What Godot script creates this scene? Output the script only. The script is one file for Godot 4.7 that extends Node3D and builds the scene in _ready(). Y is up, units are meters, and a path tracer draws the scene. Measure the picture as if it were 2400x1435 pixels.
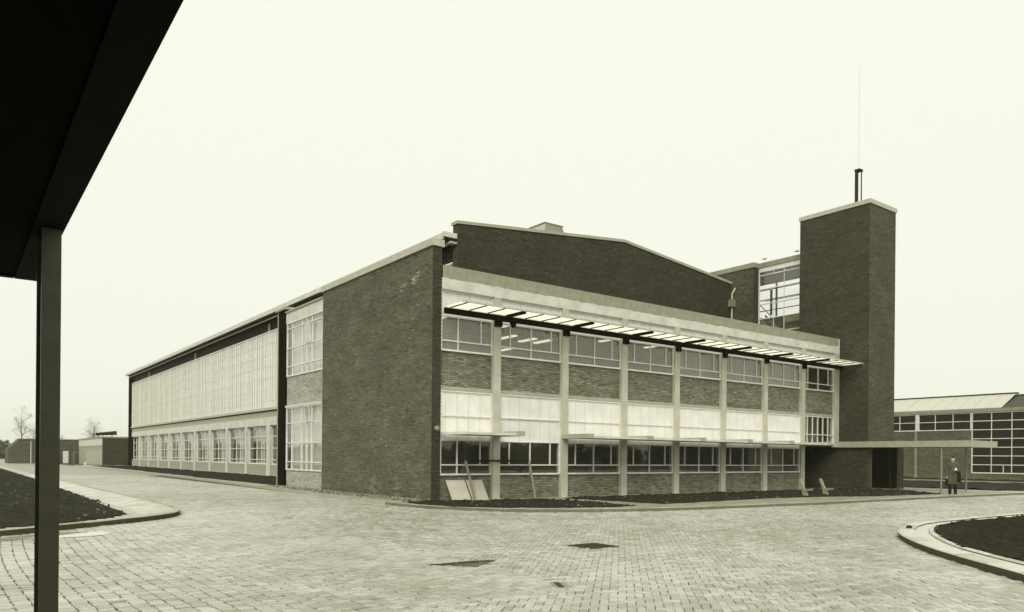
extends Node3D
# A brick factory seen across a wet brick-paved yard from under a small shelter roof.

var rng := RandomNumberGenerator.new()
var taken := {}
var M := {}
var patchy := FastNoiseLite.new()
var patchy_long := FastNoiseLite.new()

# ---------------------------------------------------------------- mesh building
class MB:
	var v := PackedVector3Array()
	var n := PackedVector3Array()
	var ix := PackedInt32Array()
	func tri(a: Vector3, b: Vector3, c: Vector3) -> void:
		var m := (b - a).cross(c - a).normalized()
		var k := v.size()
		v.append(a); v.append(b); v.append(c)
		n.append(m); n.append(m); n.append(m)
		ix.append(k); ix.append(k + 2); ix.append(k + 1)
	func quad(a: Vector3, b: Vector3, c: Vector3, d: Vector3) -> void:
		var m := (b - a).cross(c - a).normalized()
		var k := v.size()
		v.append(a); v.append(b); v.append(c); v.append(d)
		for i in 4: n.append(m)
		ix.append(k); ix.append(k + 2); ix.append(k + 1)
		ix.append(k); ix.append(k + 3); ix.append(k + 2)
	func hexa(p: Array) -> void:   # p: four bottom corners then four top corners, counterclockwise from above
		quad(p[3], p[2], p[1], p[0]); quad(p[4], p[5], p[6], p[7])
		for i in 4:
			var j := (i + 1) % 4
			quad(p[i], p[j], p[j + 4], p[i + 4])
	func box(c: Vector3, s: Vector3, b := Basis()) -> void:
		var p := []
		for y in [-0.5, 0.5]:
			for q in [[-0.5, 0.5], [0.5, 0.5], [0.5, -0.5], [-0.5, -0.5]]:
				p.append(c + b * Vector3(q[0] * s.x, y * s.y, q[1] * s.z))
		hexa(p)
	func span(a: Vector3, b: Vector3) -> void:
		box((a + b) * 0.5, (b - a).abs())
	func bevelled(c: Vector3, s: Vector3, e: float, b := Basis()) -> void:  # a box whose top edges are chamfered
		var h := s * 0.5
		var lo := []
		var mid := []
		var top := []
		for q in [[-1, 1], [1, 1], [1, -1], [-1, -1]]:
			lo.append(c + b * Vector3(q[0] * h.x, -h.y, q[1] * h.z))
			mid.append(c + b * Vector3(q[0] * h.x, h.y - e, q[1] * h.z))
			top.append(c + b * Vector3(q[0] * (h.x - e), h.y, q[1] * (h.z - e)))
		quad(top[0], top[1], top[2], top[3])
		for i in 4:
			var j := (i + 1) % 4
			quad(lo[i], lo[j], mid[j], mid[i]); quad(mid[i], mid[j], top[j], top[i])
	func tube(a: Vector3, b: Vector3, ra: float, rb: float, k := 8, caps := true) -> void:
		var d := (b - a).normalized()
		var s := d.cross(Vector3.UP if absf(d.y) < 0.9 else Vector3.RIGHT).normalized()
		var t := s.cross(d)
		var base := v.size()
		for i in k:
			var q := TAU * i / k
			var o := s * cos(q) + t * sin(q)
			v.append(a + o * ra); n.append(o)
			v.append(b + o * rb); n.append(o)
		for i in k:
			var j := (i + 1) % k
			var p := [base + 2 * i, base + 2 * j, base + 2 * j + 1, base + 2 * i + 1]
			for q in [p[0], p[1], p[2], p[0], p[2], p[3]]: ix.append(q)
		if caps:
			for i in range(1, k - 1):
				tri(v[base], v[base + 2 * i], v[base + 2 * i + 2])
				tri(v[base + 1], v[base + 2 * i + 3], v[base + 2 * i + 1])
	func prism(poly: PackedVector2Array, xf: Transform3D, depth: float) -> void:  # poly in the local xy plane, pushed along -z by depth
		var t := Geometry2D.triangulate_polygon(poly)
		var cw2 := _area(poly) < 0.0
		for i in range(0, t.size(), 3):
			var a := poly[t[i]]
			var b := poly[t[i + 1]]
			var c := poly[t[i + 2]]
			if (b - a).cross(c - a) < 0.0:
				var q := b
				b = c
				c = q
			tri(xf * Vector3(a.x, a.y, 0), xf * Vector3(b.x, b.y, 0), xf * Vector3(c.x, c.y, 0))
			tri(xf * Vector3(a.x, a.y, -depth), xf * Vector3(c.x, c.y, -depth), xf * Vector3(b.x, b.y, -depth))
		for i in poly.size():
			var a := poly[i]
			var b := poly[(i + 1) % poly.size()]
			if cw2:
				var q := a
				a = b
				b = q
			quad(xf * Vector3(a.x, a.y, 0), xf * Vector3(a.x, a.y, -depth), xf * Vector3(b.x, b.y, -depth), xf * Vector3(b.x, b.y, 0))
	func _area(p: PackedVector2Array) -> float:
		var s := 0.0
		for i in p.size(): s += p[i].cross(p[(i + 1) % p.size()])
		return s
	func ball(c: Vector3, r: Vector3, k := 8) -> void:
		var base := v.size()
		for i in k + 1:
			var f := PI * i / k
			for j in 2 * k:
				var q := PI * j / k
				var o := Vector3(sin(f) * cos(q), cos(f), sin(f) * sin(q))
				v.append(c + o * r); n.append((o / r).normalized())
		for i in k:
			for j in 2 * k:
				var a := base + i * 2 * k + j
				var b := base + i * 2 * k + (j + 1) % (2 * k)
				for q in [a, b + 2 * k, b, a, a + 2 * k, b + 2 * k]: ix.append(q)
	func mesh() -> ArrayMesh:
		var ar := []
		ar.resize(Mesh.ARRAY_MAX)
		ar[Mesh.ARRAY_VERTEX] = v; ar[Mesh.ARRAY_NORMAL] = n; ar[Mesh.ARRAY_INDEX] = ix
		var m := ArrayMesh.new()
		m.add_surface_from_arrays(Mesh.PRIMITIVE_TRIANGLES, ar)
		return m

func numbered(called: String, parent: Node) -> String:
	var key := "%d/%s" % [parent.get_instance_id(), called]
	var k: int = taken.get(key, 0)
	taken[key] = k + 1
	return called if k == 0 else "%s_%03d" % [called, k]

func put(called: String, mesh: Mesh, m: Material, parent: Node = self) -> MeshInstance3D:
	var o := MeshInstance3D.new()
	o.name = numbered(called, parent)
	o.mesh = mesh
	if m: o.material_override = m
	parent.add_child(o, true)
	return o

func part(called: String, b: MB, m: Material, parent: Node = self) -> MeshInstance3D:
	return put(called, b.mesh(), m, parent)

func block(called: String, a: Vector3, b: Vector3, m: Material, parent: Node = self) -> MeshInstance3D:
	var q := MB.new()
	q.span(a, b)
	return part(called, q, m, parent)

func node(called: String, parent: Node = self) -> Node3D:
	var o := Node3D.new()
	o.name = numbered(called, parent)
	parent.add_child(o, true)
	return o

func tag(o: Node, label: String, category: String, group := "") -> void:
	o.set_meta("label", label)
	o.set_meta("category", category)
	if group: o.set_meta("group", group)

func thing(called: String, label: String, category: String, at := Vector3.ZERO, group := "") -> Node3D:
	var o := node(called)
	o.position = at
	tag(o, label, category, group)
	return o

func setting(o: Node, label := "") -> void:
	o.set_meta("kind", "structure")
	if label: o.set_meta("label", label)

func stuff(o: Node) -> void:
	o.set_meta("kind", "stuff")

func copies(called: String, mesh: Mesh, m: Material, xf: Array, cols: PackedColorArray, parent: Node) -> MultiMeshInstance3D:
	var mm := MultiMesh.new()
	mm.transform_format = MultiMesh.TRANSFORM_3D
	mm.use_colors = true
	mm.mesh = mesh
	mm.instance_count = xf.size()
	for i in xf.size():
		mm.set_instance_transform(i, xf[i])
		mm.set_instance_color(i, cols[i])
	var o := MultiMeshInstance3D.new()
	o.name = numbered(called, parent)
	o.multimesh = mm
	o.material_override = m
	parent.add_child(o, true)
	stuff(o)
	return o

# ---------------------------------------------------------------- materials: an old toned print, so every colour is a warm olive grey
func tone(x: float) -> Color:   # linear
	return Color(x * (1.035 - 0.02 * clampf(x, 0, 0.9)), x, x * (0.58 + 0.42 * clampf(x, 0, 0.9)))

func noise_image(freq: float, octaves: int, seed_: int, lo: float, hi: float, size := 512, stretch := 1.0) -> ImageTexture:
	var f := FastNoiseLite.new()
	f.noise_type = FastNoiseLite.TYPE_SIMPLEX_SMOOTH
	f.frequency = freq
	f.fractal_octaves = octaves
	f.seed = seed_
	var src := f.get_seamless_image(size, size)
	src.convert(Image.FORMAT_RGB8)
	if stretch != 1.0:
		src.resize(size, int(size / stretch), Image.INTERPOLATE_BILINEAR)
	var data := src.get_data()
	for i in data.size():
		data[i] = int(clampf(255.0 * lerpf(lo, hi, data[i] / 255.0), 0, 255))
	var im := Image.create_from_data(src.get_width(), src.get_height(), false, Image.FORMAT_RGB8, data)
	return ImageTexture.create_from_image(im)

func mat(called: String, x: float, rough: float, tex: Texture2D = null, scale := 0.5, tint := 1.0) -> StandardMaterial3D:
	var m := StandardMaterial3D.new()
	m.albedo_color = tone(x * tint).linear_to_srgb()
	m.roughness = rough
	if tex:
		m.albedo_texture = tex
		m.uv1_triplanar = true
		m.uv1_world_triplanar = true
		m.uv1_scale = Vector3.ONE * scale
	if x < 0.1: m.metallic_specular = 0.25
	M[called] = m
	return m

func make_materials() -> void:
	var mottle := noise_image(0.012, 5, 3, 0.86, 1.0)
	var grain := noise_image(0.08, 4, 5, 0.62, 1.0)
	var fine := noise_image(0.03, 5, 8, 0.5, 1.0)
	var streak := noise_image(0.02, 4, 11, 0.88, 1.0, 512, 4.0)
	var b := mat("brick", 1.0, 0.82, grain, 1.7)
	b.vertex_color_use_as_albedo = true
	b.albedo_color = Color(1, 1, 1)
	var pv := mat("paver", 1.0, 0.35, grain, 1.3)
	pv.vertex_color_use_as_albedo = true
	pv.albedo_color = Color(1, 1, 1)
	var tl := mat("flag", 1.0, 0.36, mottle, 0.35)
	tl.vertex_color_use_as_albedo = true
	tl.albedo_color = Color(1, 1, 1)
	mat("mortar", 0.13, 0.95, grain, 1.0)
	mat("mortar_dark", 0.055, 0.95, grain, 1.0)
	mat("mortar_pale", 0.6, 0.95, grain, 1.0)
	mat("joint", 0.11, 0.8, grain, 1.2)
	mat("road", 0.52, 0.42, fine, 0.8)
	mat("kerb_face_damp_shade", 0.085, 0.8, mottle, 0.6)  # upright kerb faces: damp dirt and shade together in a darker colour
	mat("kerb_face_grey_shade", 0.2, 0.8, mottle, 0.6)  # lighter mix of the same damp and painted shade
	mat("ground", 0.10, 0.9, fine, 0.1)
	mat("soil", 0.042, 0.95, fine, 0.9)
	mat("soil_grassy", 0.045, 0.95, fine, 0.9)
	mat("gravel", 0.4, 0.9, grain, 2.0)
	mat("kerb", 0.48, 0.45, mottle, 0.6)
	mat("kerb_pale", 0.70, 0.4, mottle, 0.6)
	mat("concrete", 0.46, 0.75, streak, 0.22)
	mat("column", 0.60, 0.75, mottle, 0.15)
	mat("concrete_dark", 0.34, 0.8, mottle, 0.3)
	mat("concrete_light", 0.76, 0.7, mottle, 0.2)
	mat("concrete_wet", 0.36, 0.6, mottle, 0.45)
	mat("plaster", 0.56, 0.85, grain, 0.9)
	mat("coping", 0.56, 0.7, streak, 0.3)
	mat("white_paint", 0.92, 0.4, mottle, 0.4)
	mat("white_panel", 0.90, 0.22, mottle, 0.25)
	M.white_panel.albedo_texture = noise_image(0.01, 3, 21, 0.93, 1.0)
	mat("curtain_panel", 0.89, 0.16, noise_image(0.012, 4, 23, 0.93, 1.0), 0.2)
	mat("added_net_curtain", 0.86, 0.95, mottle, 0.5)
	mat("added_blind", 0.42, 0.95, mottle, 0.5)
	mat("shade_pane", 0.88, 0.35)
	M.shade_pane.backlight_enabled = true
	M.shade_pane.backlight = Color(1.3, 1.3, 1.22)
	mat("black_paint", 0.010, 0.85, mottle, 0.6)
	M.black_paint.metallic_specular = 0.1
	mat("dark_steel", 0.035, 0.42, mottle, 0.8)
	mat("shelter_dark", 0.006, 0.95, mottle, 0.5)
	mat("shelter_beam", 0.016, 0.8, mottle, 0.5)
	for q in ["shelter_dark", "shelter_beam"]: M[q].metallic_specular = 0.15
	mat("post_paint", 0.10, 0.4, mottle, 1.5)
	mat("grey_steel", 0.3, 0.5, mottle, 0.8)
	mat("pale_steel", 0.6, 0.45, mottle, 0.8)
	mat("louvre", 0.05, 0.6)
	mat("gasket", 0.5, 0.7)
	mat("felt", 0.12, 0.9, fine, 0.5)
	mat("roof_metal", 0.62, 0.38, streak, 0.4)
	mat("iron", 0.06, 0.45, grain, 2.0)
	mat("room_pale", 0.8, 0.9, mottle, 0.3)
	mat("room_grey", 0.30, 0.9, mottle, 0.3)
	mat("room_dark", 0.06, 0.9, mottle, 0.3)
	mat("furniture", 0.12, 0.6, mottle, 0.8)
	mat("bark", 0.12, 0.95)
	mat("twigs", 0.10, 1.0)
	M.twigs.cull_mode = BaseMaterial3D.CULL_DISABLED
	mat("skin", 0.42, 0.6)
	mat("coat", 0.17, 0.95, fine, 2.0)
	mat("cloth_dark", 0.02, 0.9)
	mat("leather", 0.012, 0.5)
	mat("paper", 0.8, 0.9)
	mat("bird_white", 0.8, 0.9)
	mat("bird_grey", 0.2, 0.9)
	var w := mat("water", 0.10, 0.02)
	w.metallic_specular = 0.75
	var wf := mat("water_film", 0.55, 0.03)
	wf.metallic_specular = 0.75
	var g := StandardMaterial3D.new()
	g.transparency = BaseMaterial3D.TRANSPARENCY_ALPHA
	var gc := tone(0.5).linear_to_srgb()
	var gd := tone(0.22).linear_to_srgb()
	g.albedo_color = Color(gd.r, gd.g, gd.b, 0.07)
	g.roughness = 0.02
	g.metallic_specular = 1.0
	M.glass = g
	var g2 := g.duplicate() as StandardMaterial3D
	g2.albedo_color = Color(gc.r, gc.g, gc.b, 0.06)
	M.clear_glass = g2
	var g3 := g.duplicate() as StandardMaterial3D   # upstairs panes; a grey veil in the colour imitates reflected sky
	var ge := tone(0.42).linear_to_srgb()
	g3.albedo_color = Color(ge.r, ge.g, ge.b, 0.24)
	M.veiled_glass = g3
	var gl := StandardMaterial3D.new()
	gl.albedo_color = Color(0.9, 0.9, 0.8)
	gl.emission_enabled = true
	gl.emission = Color(1.0, 0.98, 0.84)
	gl.emission_energy_multiplier = 0.9
	M.glow = gl

# ---------------------------------------------------------------- brickwork
func brick_mesh(size: Vector3) -> ArrayMesh:   # front face in z = 0, top face up, open at the back
	var b := MB.new()
	var h := size * 0.5
	var e := 0.004
	var f := []
	var s := []
	for q in [[-1, -1], [1, -1], [1, 1], [-1, 1]]:
		f.append(Vector3(q[0] * (h.x - e), q[1] * (h.y - e), 0))
		s.append(Vector3(q[0] * h.x, q[1] * h.y, -size.z))
	b.quad(f[0], f[1], f[2], f[3])
	for i in 4:
		var j := (i + 1) % 4
		b.quad(s[i], s[j], f[j], f[i])
	return b.mesh()

var wall_brick: ArrayMesh
var marks: Array = []

# lays courses of brick over a wall face. at: lower corner, u: along, n: outwards
func lay_bricks(parent: Node, at: Vector3, u: Vector3, n: Vector3, w: float, h: float, x: float, spread: float, top = null, holes: Array = [], singles := Rect2()) -> void:
	var xf := []
	var cols := PackedColorArray()
	var b := Basis(u, Vector3.UP, n)
	var pitch := 0.2167
	var course := 0.0635
	var rows := int(h / course) + 1
	var off0 := rng.randf() * 0.05
	for r in rows:
		var y0 := r * course
		if y0 + 0.03 > h: break
		var bond := 0.0 if r % 2 == 0 else pitch * 0.5
		var k := int(w / pitch) + 2
		for i in k:
			var a := i * pitch - bond
			var z := a + 0.205
			var whole := true
			if a < 0.0: a = 0.0; whole = false
			if z > w: z = w; whole = false
			if z - a < 0.045: continue
			var cx := (a + z) * 0.5
			var cy := y0 + 0.031
			if top != null and cy + 0.03 > top.call(cx): continue
			var skip := false
			for q: Rect2 in holes:
				if q.has_point(Vector2(cx, cy)): skip = true; break
			if skip: continue
			var p := at + u * cx + Vector3.UP * cy + n * (rng.randf() * 0.005)
			var pa := patchy.get_noise_3dv(p * 1.0)
			var pb := patchy_long.get_noise_3d(p.x * 1.5, p.y * 6.0, p.z * 1.5)
			var val := x * exp(rng.randfn(0.0, spread * 0.75) + 0.2 * pa + 0.22 * pb)
			if rng.randf() < 0.03: val *= 0.6
			if rng.randf() < 0.015: val *= 1.3
			for k2: Array in marks:   # scuffs and lime bloom
				var near := p.distance_to(k2[0]) / float(k2[1])
				if near < 1.0 and rng.randf() < 0.75: val *= 1.0 + float(k2[2]) * (1.0 - near) * rng.randf_range(0.3, 1.4)
			var c := tone(clampf(val, 0.008, 0.85))
			var t := Transform3D(b.scaled_local(Vector3((z - a) / 0.205, 1, 1)) if not whole else b, p)
			if singles.has_point(Vector2(cx, cy)):
				var o := put("brick", wall_brick, single_material(c), parent)
				o.transform = t
			else:
				xf.append(t); cols.append(c)
	if xf.size(): copies("brick_facing", wall_brick, M.brick, xf, cols, parent)

var singles_made := {}
func single_material(c: Color, base := "brick") -> Material:
	var k := int(round(log(maxf(c.g, 0.004)) * 9.0))
	var key := "%s%d" % [base, k]
	if not singles_made.has(key):
		var m := (M[base] as StandardMaterial3D).duplicate() as StandardMaterial3D
		m.vertex_color_use_as_albedo = false
		m.albedo_color = tone(exp(k / 9.0)).linear_to_srgb()
		singles_made[key] = m
	return singles_made[key]

# ---------------------------------------------------------------- windows
# rows: [y0, y1, [dividers along u], kind] ; kinds: "glass", "white", "none"
func window(parent: Node, at: Vector3, u: Vector3, n: Vector3, x0: float, x1: float, rows: Array, t := 0.05, glass := "glass", frame_mat := "white_paint", frame_depth := 0.07) -> Node3D:
	var win := node("window", parent)
	var fr := MB.new()
	var b := Basis(u, Vector3.UP, n)
	var P := func(x: float, y: float, z: float) -> Vector3: return at + u * x + Vector3.UP * y + n * z
	var ylo: float = rows[0][0]
	var yhi: float = rows[rows.size() - 1][1]
	for x in [x0 + t / 2, x1 - t / 2]:
		fr.box(P.call(x, (ylo + yhi) / 2, 0), Vector3(t, yhi - ylo, frame_depth), b)
	var w := x1 - x0 - 2 * t
	var mid := (x0 + x1) / 2
	fr.box(P.call(mid, ylo + t * 0.6, 0.004), Vector3(w, t * 1.2, frame_depth + 0.03), b)
	fr.box(P.call(mid, yhi - t / 2, 0), Vector3(w, t, frame_depth), b)
	for i in rows.size():
		var r: Array = rows[i]
		if i > 0: fr.box(P.call(mid, r[0], 0.002), Vector3(w, t * 0.8, frame_depth), b)
		var lo: float = r[0] + (t * 1.2 if i == 0 else t * 0.4)
		var hi: float = r[1] - (t if i == rows.size() - 1 else t * 0.4)
		var xs: Array = [x0 + t]
		var half: float = (t * 0.32) if r[3] == "glass" else 0.009
		for d in r[2]:
			if d > x0 + t * 2 and d < x1 - t * 2:
				xs.append(d)
				if r[3] != "white": fr.box(P.call(d, (lo + hi) / 2, -0.004), Vector3(half * 2, hi - lo, frame_depth * 0.8), b)
		xs.append(x1 - t)
		xs.sort()
		if r[3] == "none": continue
		for k in xs.size() - 1:
			var g := MB.new()
			var e := half if r[3] == "glass" else 0.006
			var tilt := rng.randf_range(-0.003, 0.003)
			g.box(P.call((xs[k] + xs[k + 1]) / 2, (lo + hi) / 2, -0.02), Vector3(xs[k + 1] - xs[k] - 2 * e, hi - lo, 0.008), b.rotated(Vector3.UP, tilt))
			part("pane", g, M.white_panel if r[3] == "white" else M[glass], win)
		if r[3] == "white":
			var back := MB.new()
			back.box(P.call(mid, (lo + hi) / 2, -0.035), Vector3(w, hi - lo, 0.012), b)
			part("backing", back, M.grey_steel, win)
	part("frame", fr, M[frame_mat], win)
	return win

# ---------------------------------------------------------------- ground helpers
func poly(a: Array) -> PackedVector2Array:
	var p := PackedVector2Array()
	for q in a: p.append(Vector2(q[0], q[1]))
	return p

func sheet(called: String, p: PackedVector2Array, y: float, m: Material, parent: Node = self) -> MeshInstance3D:
	var b := MB.new()
	var t := Geometry2D.triangulate_polygon(p)
	for i in range(0, t.size(), 3):
		var a := p[t[i]]
		var c := p[t[i + 1]]
		var d := p[t[i + 2]]
		if (c - a).cross(d - a) > 0.0:
			var q := c
			c = d
			d = q
		b.tri(Vector3(a.x, y, a.y), Vector3(c.x, y, c.y), Vector3(d.x, y, d.y))
	return part(called, b, m, parent)

func soil_bed(p: PackedVector2Array, y: float, cell: float, rough: float, m: Material, label: String, crown := 0.03) -> void:
	var f := FastNoiseLite.new()
	f.seed = 77
	f.frequency = 1.6
	f.fractal_octaves = 4
	var r := Rect2(p[0], Vector2.ZERO)
	for q in p: r = r.expand(q)
	var nx := int(r.size.x / cell) + 2
	var nz := int(r.size.y / cell) + 2
	var vs := PackedVector3Array()
	var inside := PackedByteArray()
	for j in nz:
		for i in nx:
			var q := r.position + Vector2(i, j) * cell
			q += Vector2(f.get_noise_2d(q.x * 7, q.y * 7), f.get_noise_2d(q.x * 7 + 90, q.y * 7)) * cell * 0.5
			var far := 1e9
			for k in p.size():
				var near := Geometry2D.get_closest_point_to_segment(q, p[k], p[(k + 1) % p.size()])
				far = minf(far, near.distance_to(q))
			var within := Geometry2D.is_point_in_polygon(q, p)
			inside.append(1 if within or far < cell * 0.4 else 0)
			var up := clampf(far / 0.5, 0, 1) if within else 0.0
			var hgt := y + crown * up + rough * (0.25 + 0.75 * up) * (f.get_noise_2d(q.x, q.y) + 0.7 * absf(f.get_noise_2d(q.x * 3.7 + 40, q.y * 3.7)))
			vs.append(Vector3(q.x, hgt, q.y))
	var b := MB.new()
	for j in nz - 1:
		for i in nx - 1:
			var a := j * nx + i
			if inside[a] + inside[a + 1] + inside[a + nx] + inside[a + nx + 1] < 4: continue
			b.tri(vs[a], vs[a + nx], vs[a + nx + 1])
			b.tri(vs[a], vs[a + nx + 1], vs[a + 1])
	var o := part("soil", b, m)
	setting(o, label)
	# clods lying on it
	var clod := MB.new()
	clod.ball(Vector3.ZERO, Vector3(0.5, 0.35, 0.45), 3)
	var mesh := clod.mesh()
	var xf := []
	var cols := PackedColorArray()
	for i in 14000:
		var ang := YAW + rng.randf_range(-0.64, 0.64)
		var dist := 48.0 * sqrt(rng.randf())
		var q := Vector2(sin(ang), -cos(ang)) * dist
		if not r.has_point(q) or not Geometry2D.is_point_in_polygon(q, p): continue
		var s := 0.025 + 0.12 * pow(rng.randf(), 2.0)
		xf.append(Transform3D(Basis.from_euler(Vector3(rng.randf() * 3, rng.randf() * 6, rng.randf() * 3)).scaled(Vector3.ONE * s), Vector3(q.x, y + crown + rough * 0.5 * f.get_noise_2d(q.x, q.y), q.y)))
		cols.append(tone(0.015 + 0.19 * pow(rng.randf(), 3.0)))
	if xf.size(): copies("soil_clods", mesh, M.brick, xf, cols, o)

func resample(p: Array, step: float) -> PackedVector2Array:
	var out := PackedVector2Array()
	var cv := Curve2D.new()
	cv.bake_interval = 0.1
	for q in p: cv.add_point(Vector2(q[0], q[1]))
	var l := cv.get_baked_length()
	var k := int(round(l / step))
	for i in k + 1: out.append(cv.sample_baked(l * i / k))
	return out

func smooth(p: Array, times := 2) -> Array:
	var a := p
	for t in times:
		var o := [a[0]]
		for i in a.size() - 1:
			var s := Vector2(a[i][0], a[i][1])
			var e := Vector2(a[i + 1][0], a[i + 1][1])
			var q := s.lerp(e, 0.25)
			var w := s.lerp(e, 0.75)
			o.append([q.x, q.y]); o.append([w.x, w.y])
		o.append(a[a.size() - 1])
		a = o
	return a

# kerb stones end to end along a line; the kept side is to the left when walking along it
func kerb(label: String, line: Array, width: float, y0: float, y1: float, m: String, step := 1.0, face := "kerb_face_damp_shade") -> Node3D:
	var k := node("kerb")
	setting(k, label)
	var p := resample(line, step)
	for i in p.size() - 1:
		var a := p[i]
		var b := p[i + 1]
		var prev := p[maxi(i - 1, 0)]
		var next := p[mini(i + 2, p.size() - 1)]
		var na := (b - prev).normalized().orthogonal()
		var nb := (next - a).normalized().orthogonal()
		var d := (b - a).normalized() * 0.006
		var s := a + d
		var e := b - d
		var lift := rng.randf_range(-0.004, 0.004)
		var c := MB.new()
		var L := [s, e, e + nb * width, s + na * width]
		var ch := 0.02
		var T := [s + na * ch, e + nb * ch, e + nb * width, s + na * width]
		var lo := []
		var mid := []
		var top := []
		for q in L: lo.append(Vector3(q.x, y0, q.y)); mid.append(Vector3(q.x, y1 - ch + lift, q.y))
		for q in T: top.append(Vector3(q.x, y1 + lift, q.y))
		mid[2].y = y1 + lift; mid[3].y = y1 + lift
		for j in 4:
			var q := (j + 1) % 4
			c.quad(lo[j], lo[q], mid[q], mid[j])
		var stone := MB.new()
		stone.quad(top[0], top[1], top[2], top[3])
		for j in [0, 1, 3]:
			var q: int = (j + 1) % 4
			stone.quad(mid[j], mid[q], top[q], top[j])
		var am := c.mesh()
		var ar := []
		ar.resize(Mesh.ARRAY_MAX)
		ar[Mesh.ARRAY_VERTEX] = stone.v; ar[Mesh.ARRAY_NORMAL] = stone.n; ar[Mesh.ARRAY_INDEX] = stone.ix
		am.add_surface_from_arrays(Mesh.PRIMITIVE_TRIANGLES, ar)
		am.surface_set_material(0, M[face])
		am.surface_set_material(1, M[m] if i % 3 else kerb_variant(m))
		put("kerb_stone", am, null, k)
	return k

func kerb_variant(m: String) -> Material:
	var key := m + "_worn"
	if not M.has(key):
		var v := (M[m] as StandardMaterial3D).duplicate() as StandardMaterial3D
		v.albedo_color = Color(v.albedo_color.r * 0.9, v.albedo_color.g * 0.9, v.albedo_color.b * 0.88)
		M[key] = v
	return M[key]

# ---------------------------------------------------------------- the camera, as in the photograph: a level view camera with a raised lens and a touch of roll
const CAM := Vector3(0, 1.6, 0)
const YAW := 0.642261
const ROLL := 0.0088093

func set_up_view() -> void:
	var cam := Camera3D.new()
	cam.name = "camera"
	add_child(cam)
	var fwd := Vector3(sin(YAW), 0, -cos(YAW))
	var right := Vector3(cos(YAW), 0, sin(YAW))
	var up := Vector3.UP
	var r2 := right * cos(ROLL) + up * sin(ROLL)
	var u2 := up * cos(ROLL) - right * sin(ROLL)
	cam.transform = Transform3D(Basis(r2, u2, -fwd), CAM)
	var near := 0.05
	var f := 1763.1
	cam.projection = Camera3D.PROJECTION_FRUSTUM
	cam.keep_aspect = Camera3D.KEEP_HEIGHT
	cam.size = 1435.0 / f * near
	cam.frustum_offset = Vector2(0, 354.8) / f * near
	cam.near = near
	cam.far = 2000.0
	cam.current = true
	var sky_mat := ProceduralSkyMaterial.new()
	sky_mat.sky_top_color = Color(0.858, 0.864, 0.816)
	sky_mat.sky_horizon_color = Color(0.844, 0.852, 0.800)
	sky_mat.sky_curve = 0.25
	sky_mat.ground_bottom_color = Color(0.45, 0.45, 0.38)
	sky_mat.ground_horizon_color = Color(0.80, 0.80, 0.72)
	sky_mat.sun_angle_max = 0.1
	sky_mat.sun_curve = 0.01
	var sky := Sky.new()
	sky.sky_material = sky_mat
	var env := Environment.new()
	env.background_mode = Environment.BG_SKY
	env.sky = sky
	env.tonemap_mode = Environment.TONE_MAPPER_LINEAR
	env.tonemap_exposure = 1.36
	env.sdfgi_enabled = true
	env.ssao_enabled = true
	env.ssil_enabled = true
	env.fog_enabled = true
	env.fog_density = 0.0004
	env.fog_light_color = Color(0.88, 0.885, 0.82)
	var we := WorldEnvironment.new()
	we.name = "environment"
	we.environment = env
	add_child(we)
	var sun := DirectionalLight3D.new()
	sun.name = "sun"
	sun.light_energy = 0.5
	sun.light_angular_distance = 35.0
	sun.light_color = Color(1.0, 0.99, 0.92)
	sun.shadow_enabled = true
	add_child(sun)
	sun.look_at_from_position(Vector3(-22, 26, 20), Vector3.ZERO)

func in_view(p: Vector3, margin := 450.0) -> float:   # distance along the view if inside the frame (with a margin), else -1
	var q := p - CAM
	var d := q.x * sin(YAW) - q.z * cos(YAW)
	if d < 0.5: return -1.0
	var r := q.x * cos(YAW) + q.z * sin(YAW)
	var px := 1200.0 + 1763.1 * r / d
	var py := 1072.3 - 1763.1 * q.y / d
	if px < -margin or px > 2400 + margin or py > 1435 + margin: return -1.0
	return d

# ---------------------------------------------------------------- the yard
var left_line := [[-14, -9.0], [-4, -14.6], [0.79, -17.4], [1.85, -18.1], [2.95, -19.0], [4.0, -19.75], [4.75, -20.7], [5.15, -22.2], [5.27, -24], [5.2, -30], [5.05, -45], [5.0, -70], [4.9, -110]]
var yard_line := [[12.9, -112], [13.2, -71], [12.8, -50], [12.1, -34.7], [11.68, -28], [11.55, -23.2], [11.57, -21.2], [11.8, -19.8], [12.5, -18.35], [13.85, -16.95], [16.15, -16.0], [18.2, -15.5], [22.3, -15.2], [26, -14.95], [30.3, -14.9], [36, -14.75], [42, -14.4], [80, -12.6]]
var right_line := [[60, -9.2], [25.2, -8.7], [21.0, -8.75], [18.8, -8.75], [17.4, -8.42], [16.05, -7.85], [15.0, -7.2], [13.8, -6.28], [12.8, -5.35], [11.6, -4.05], [8.2, -0.6]]

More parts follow.
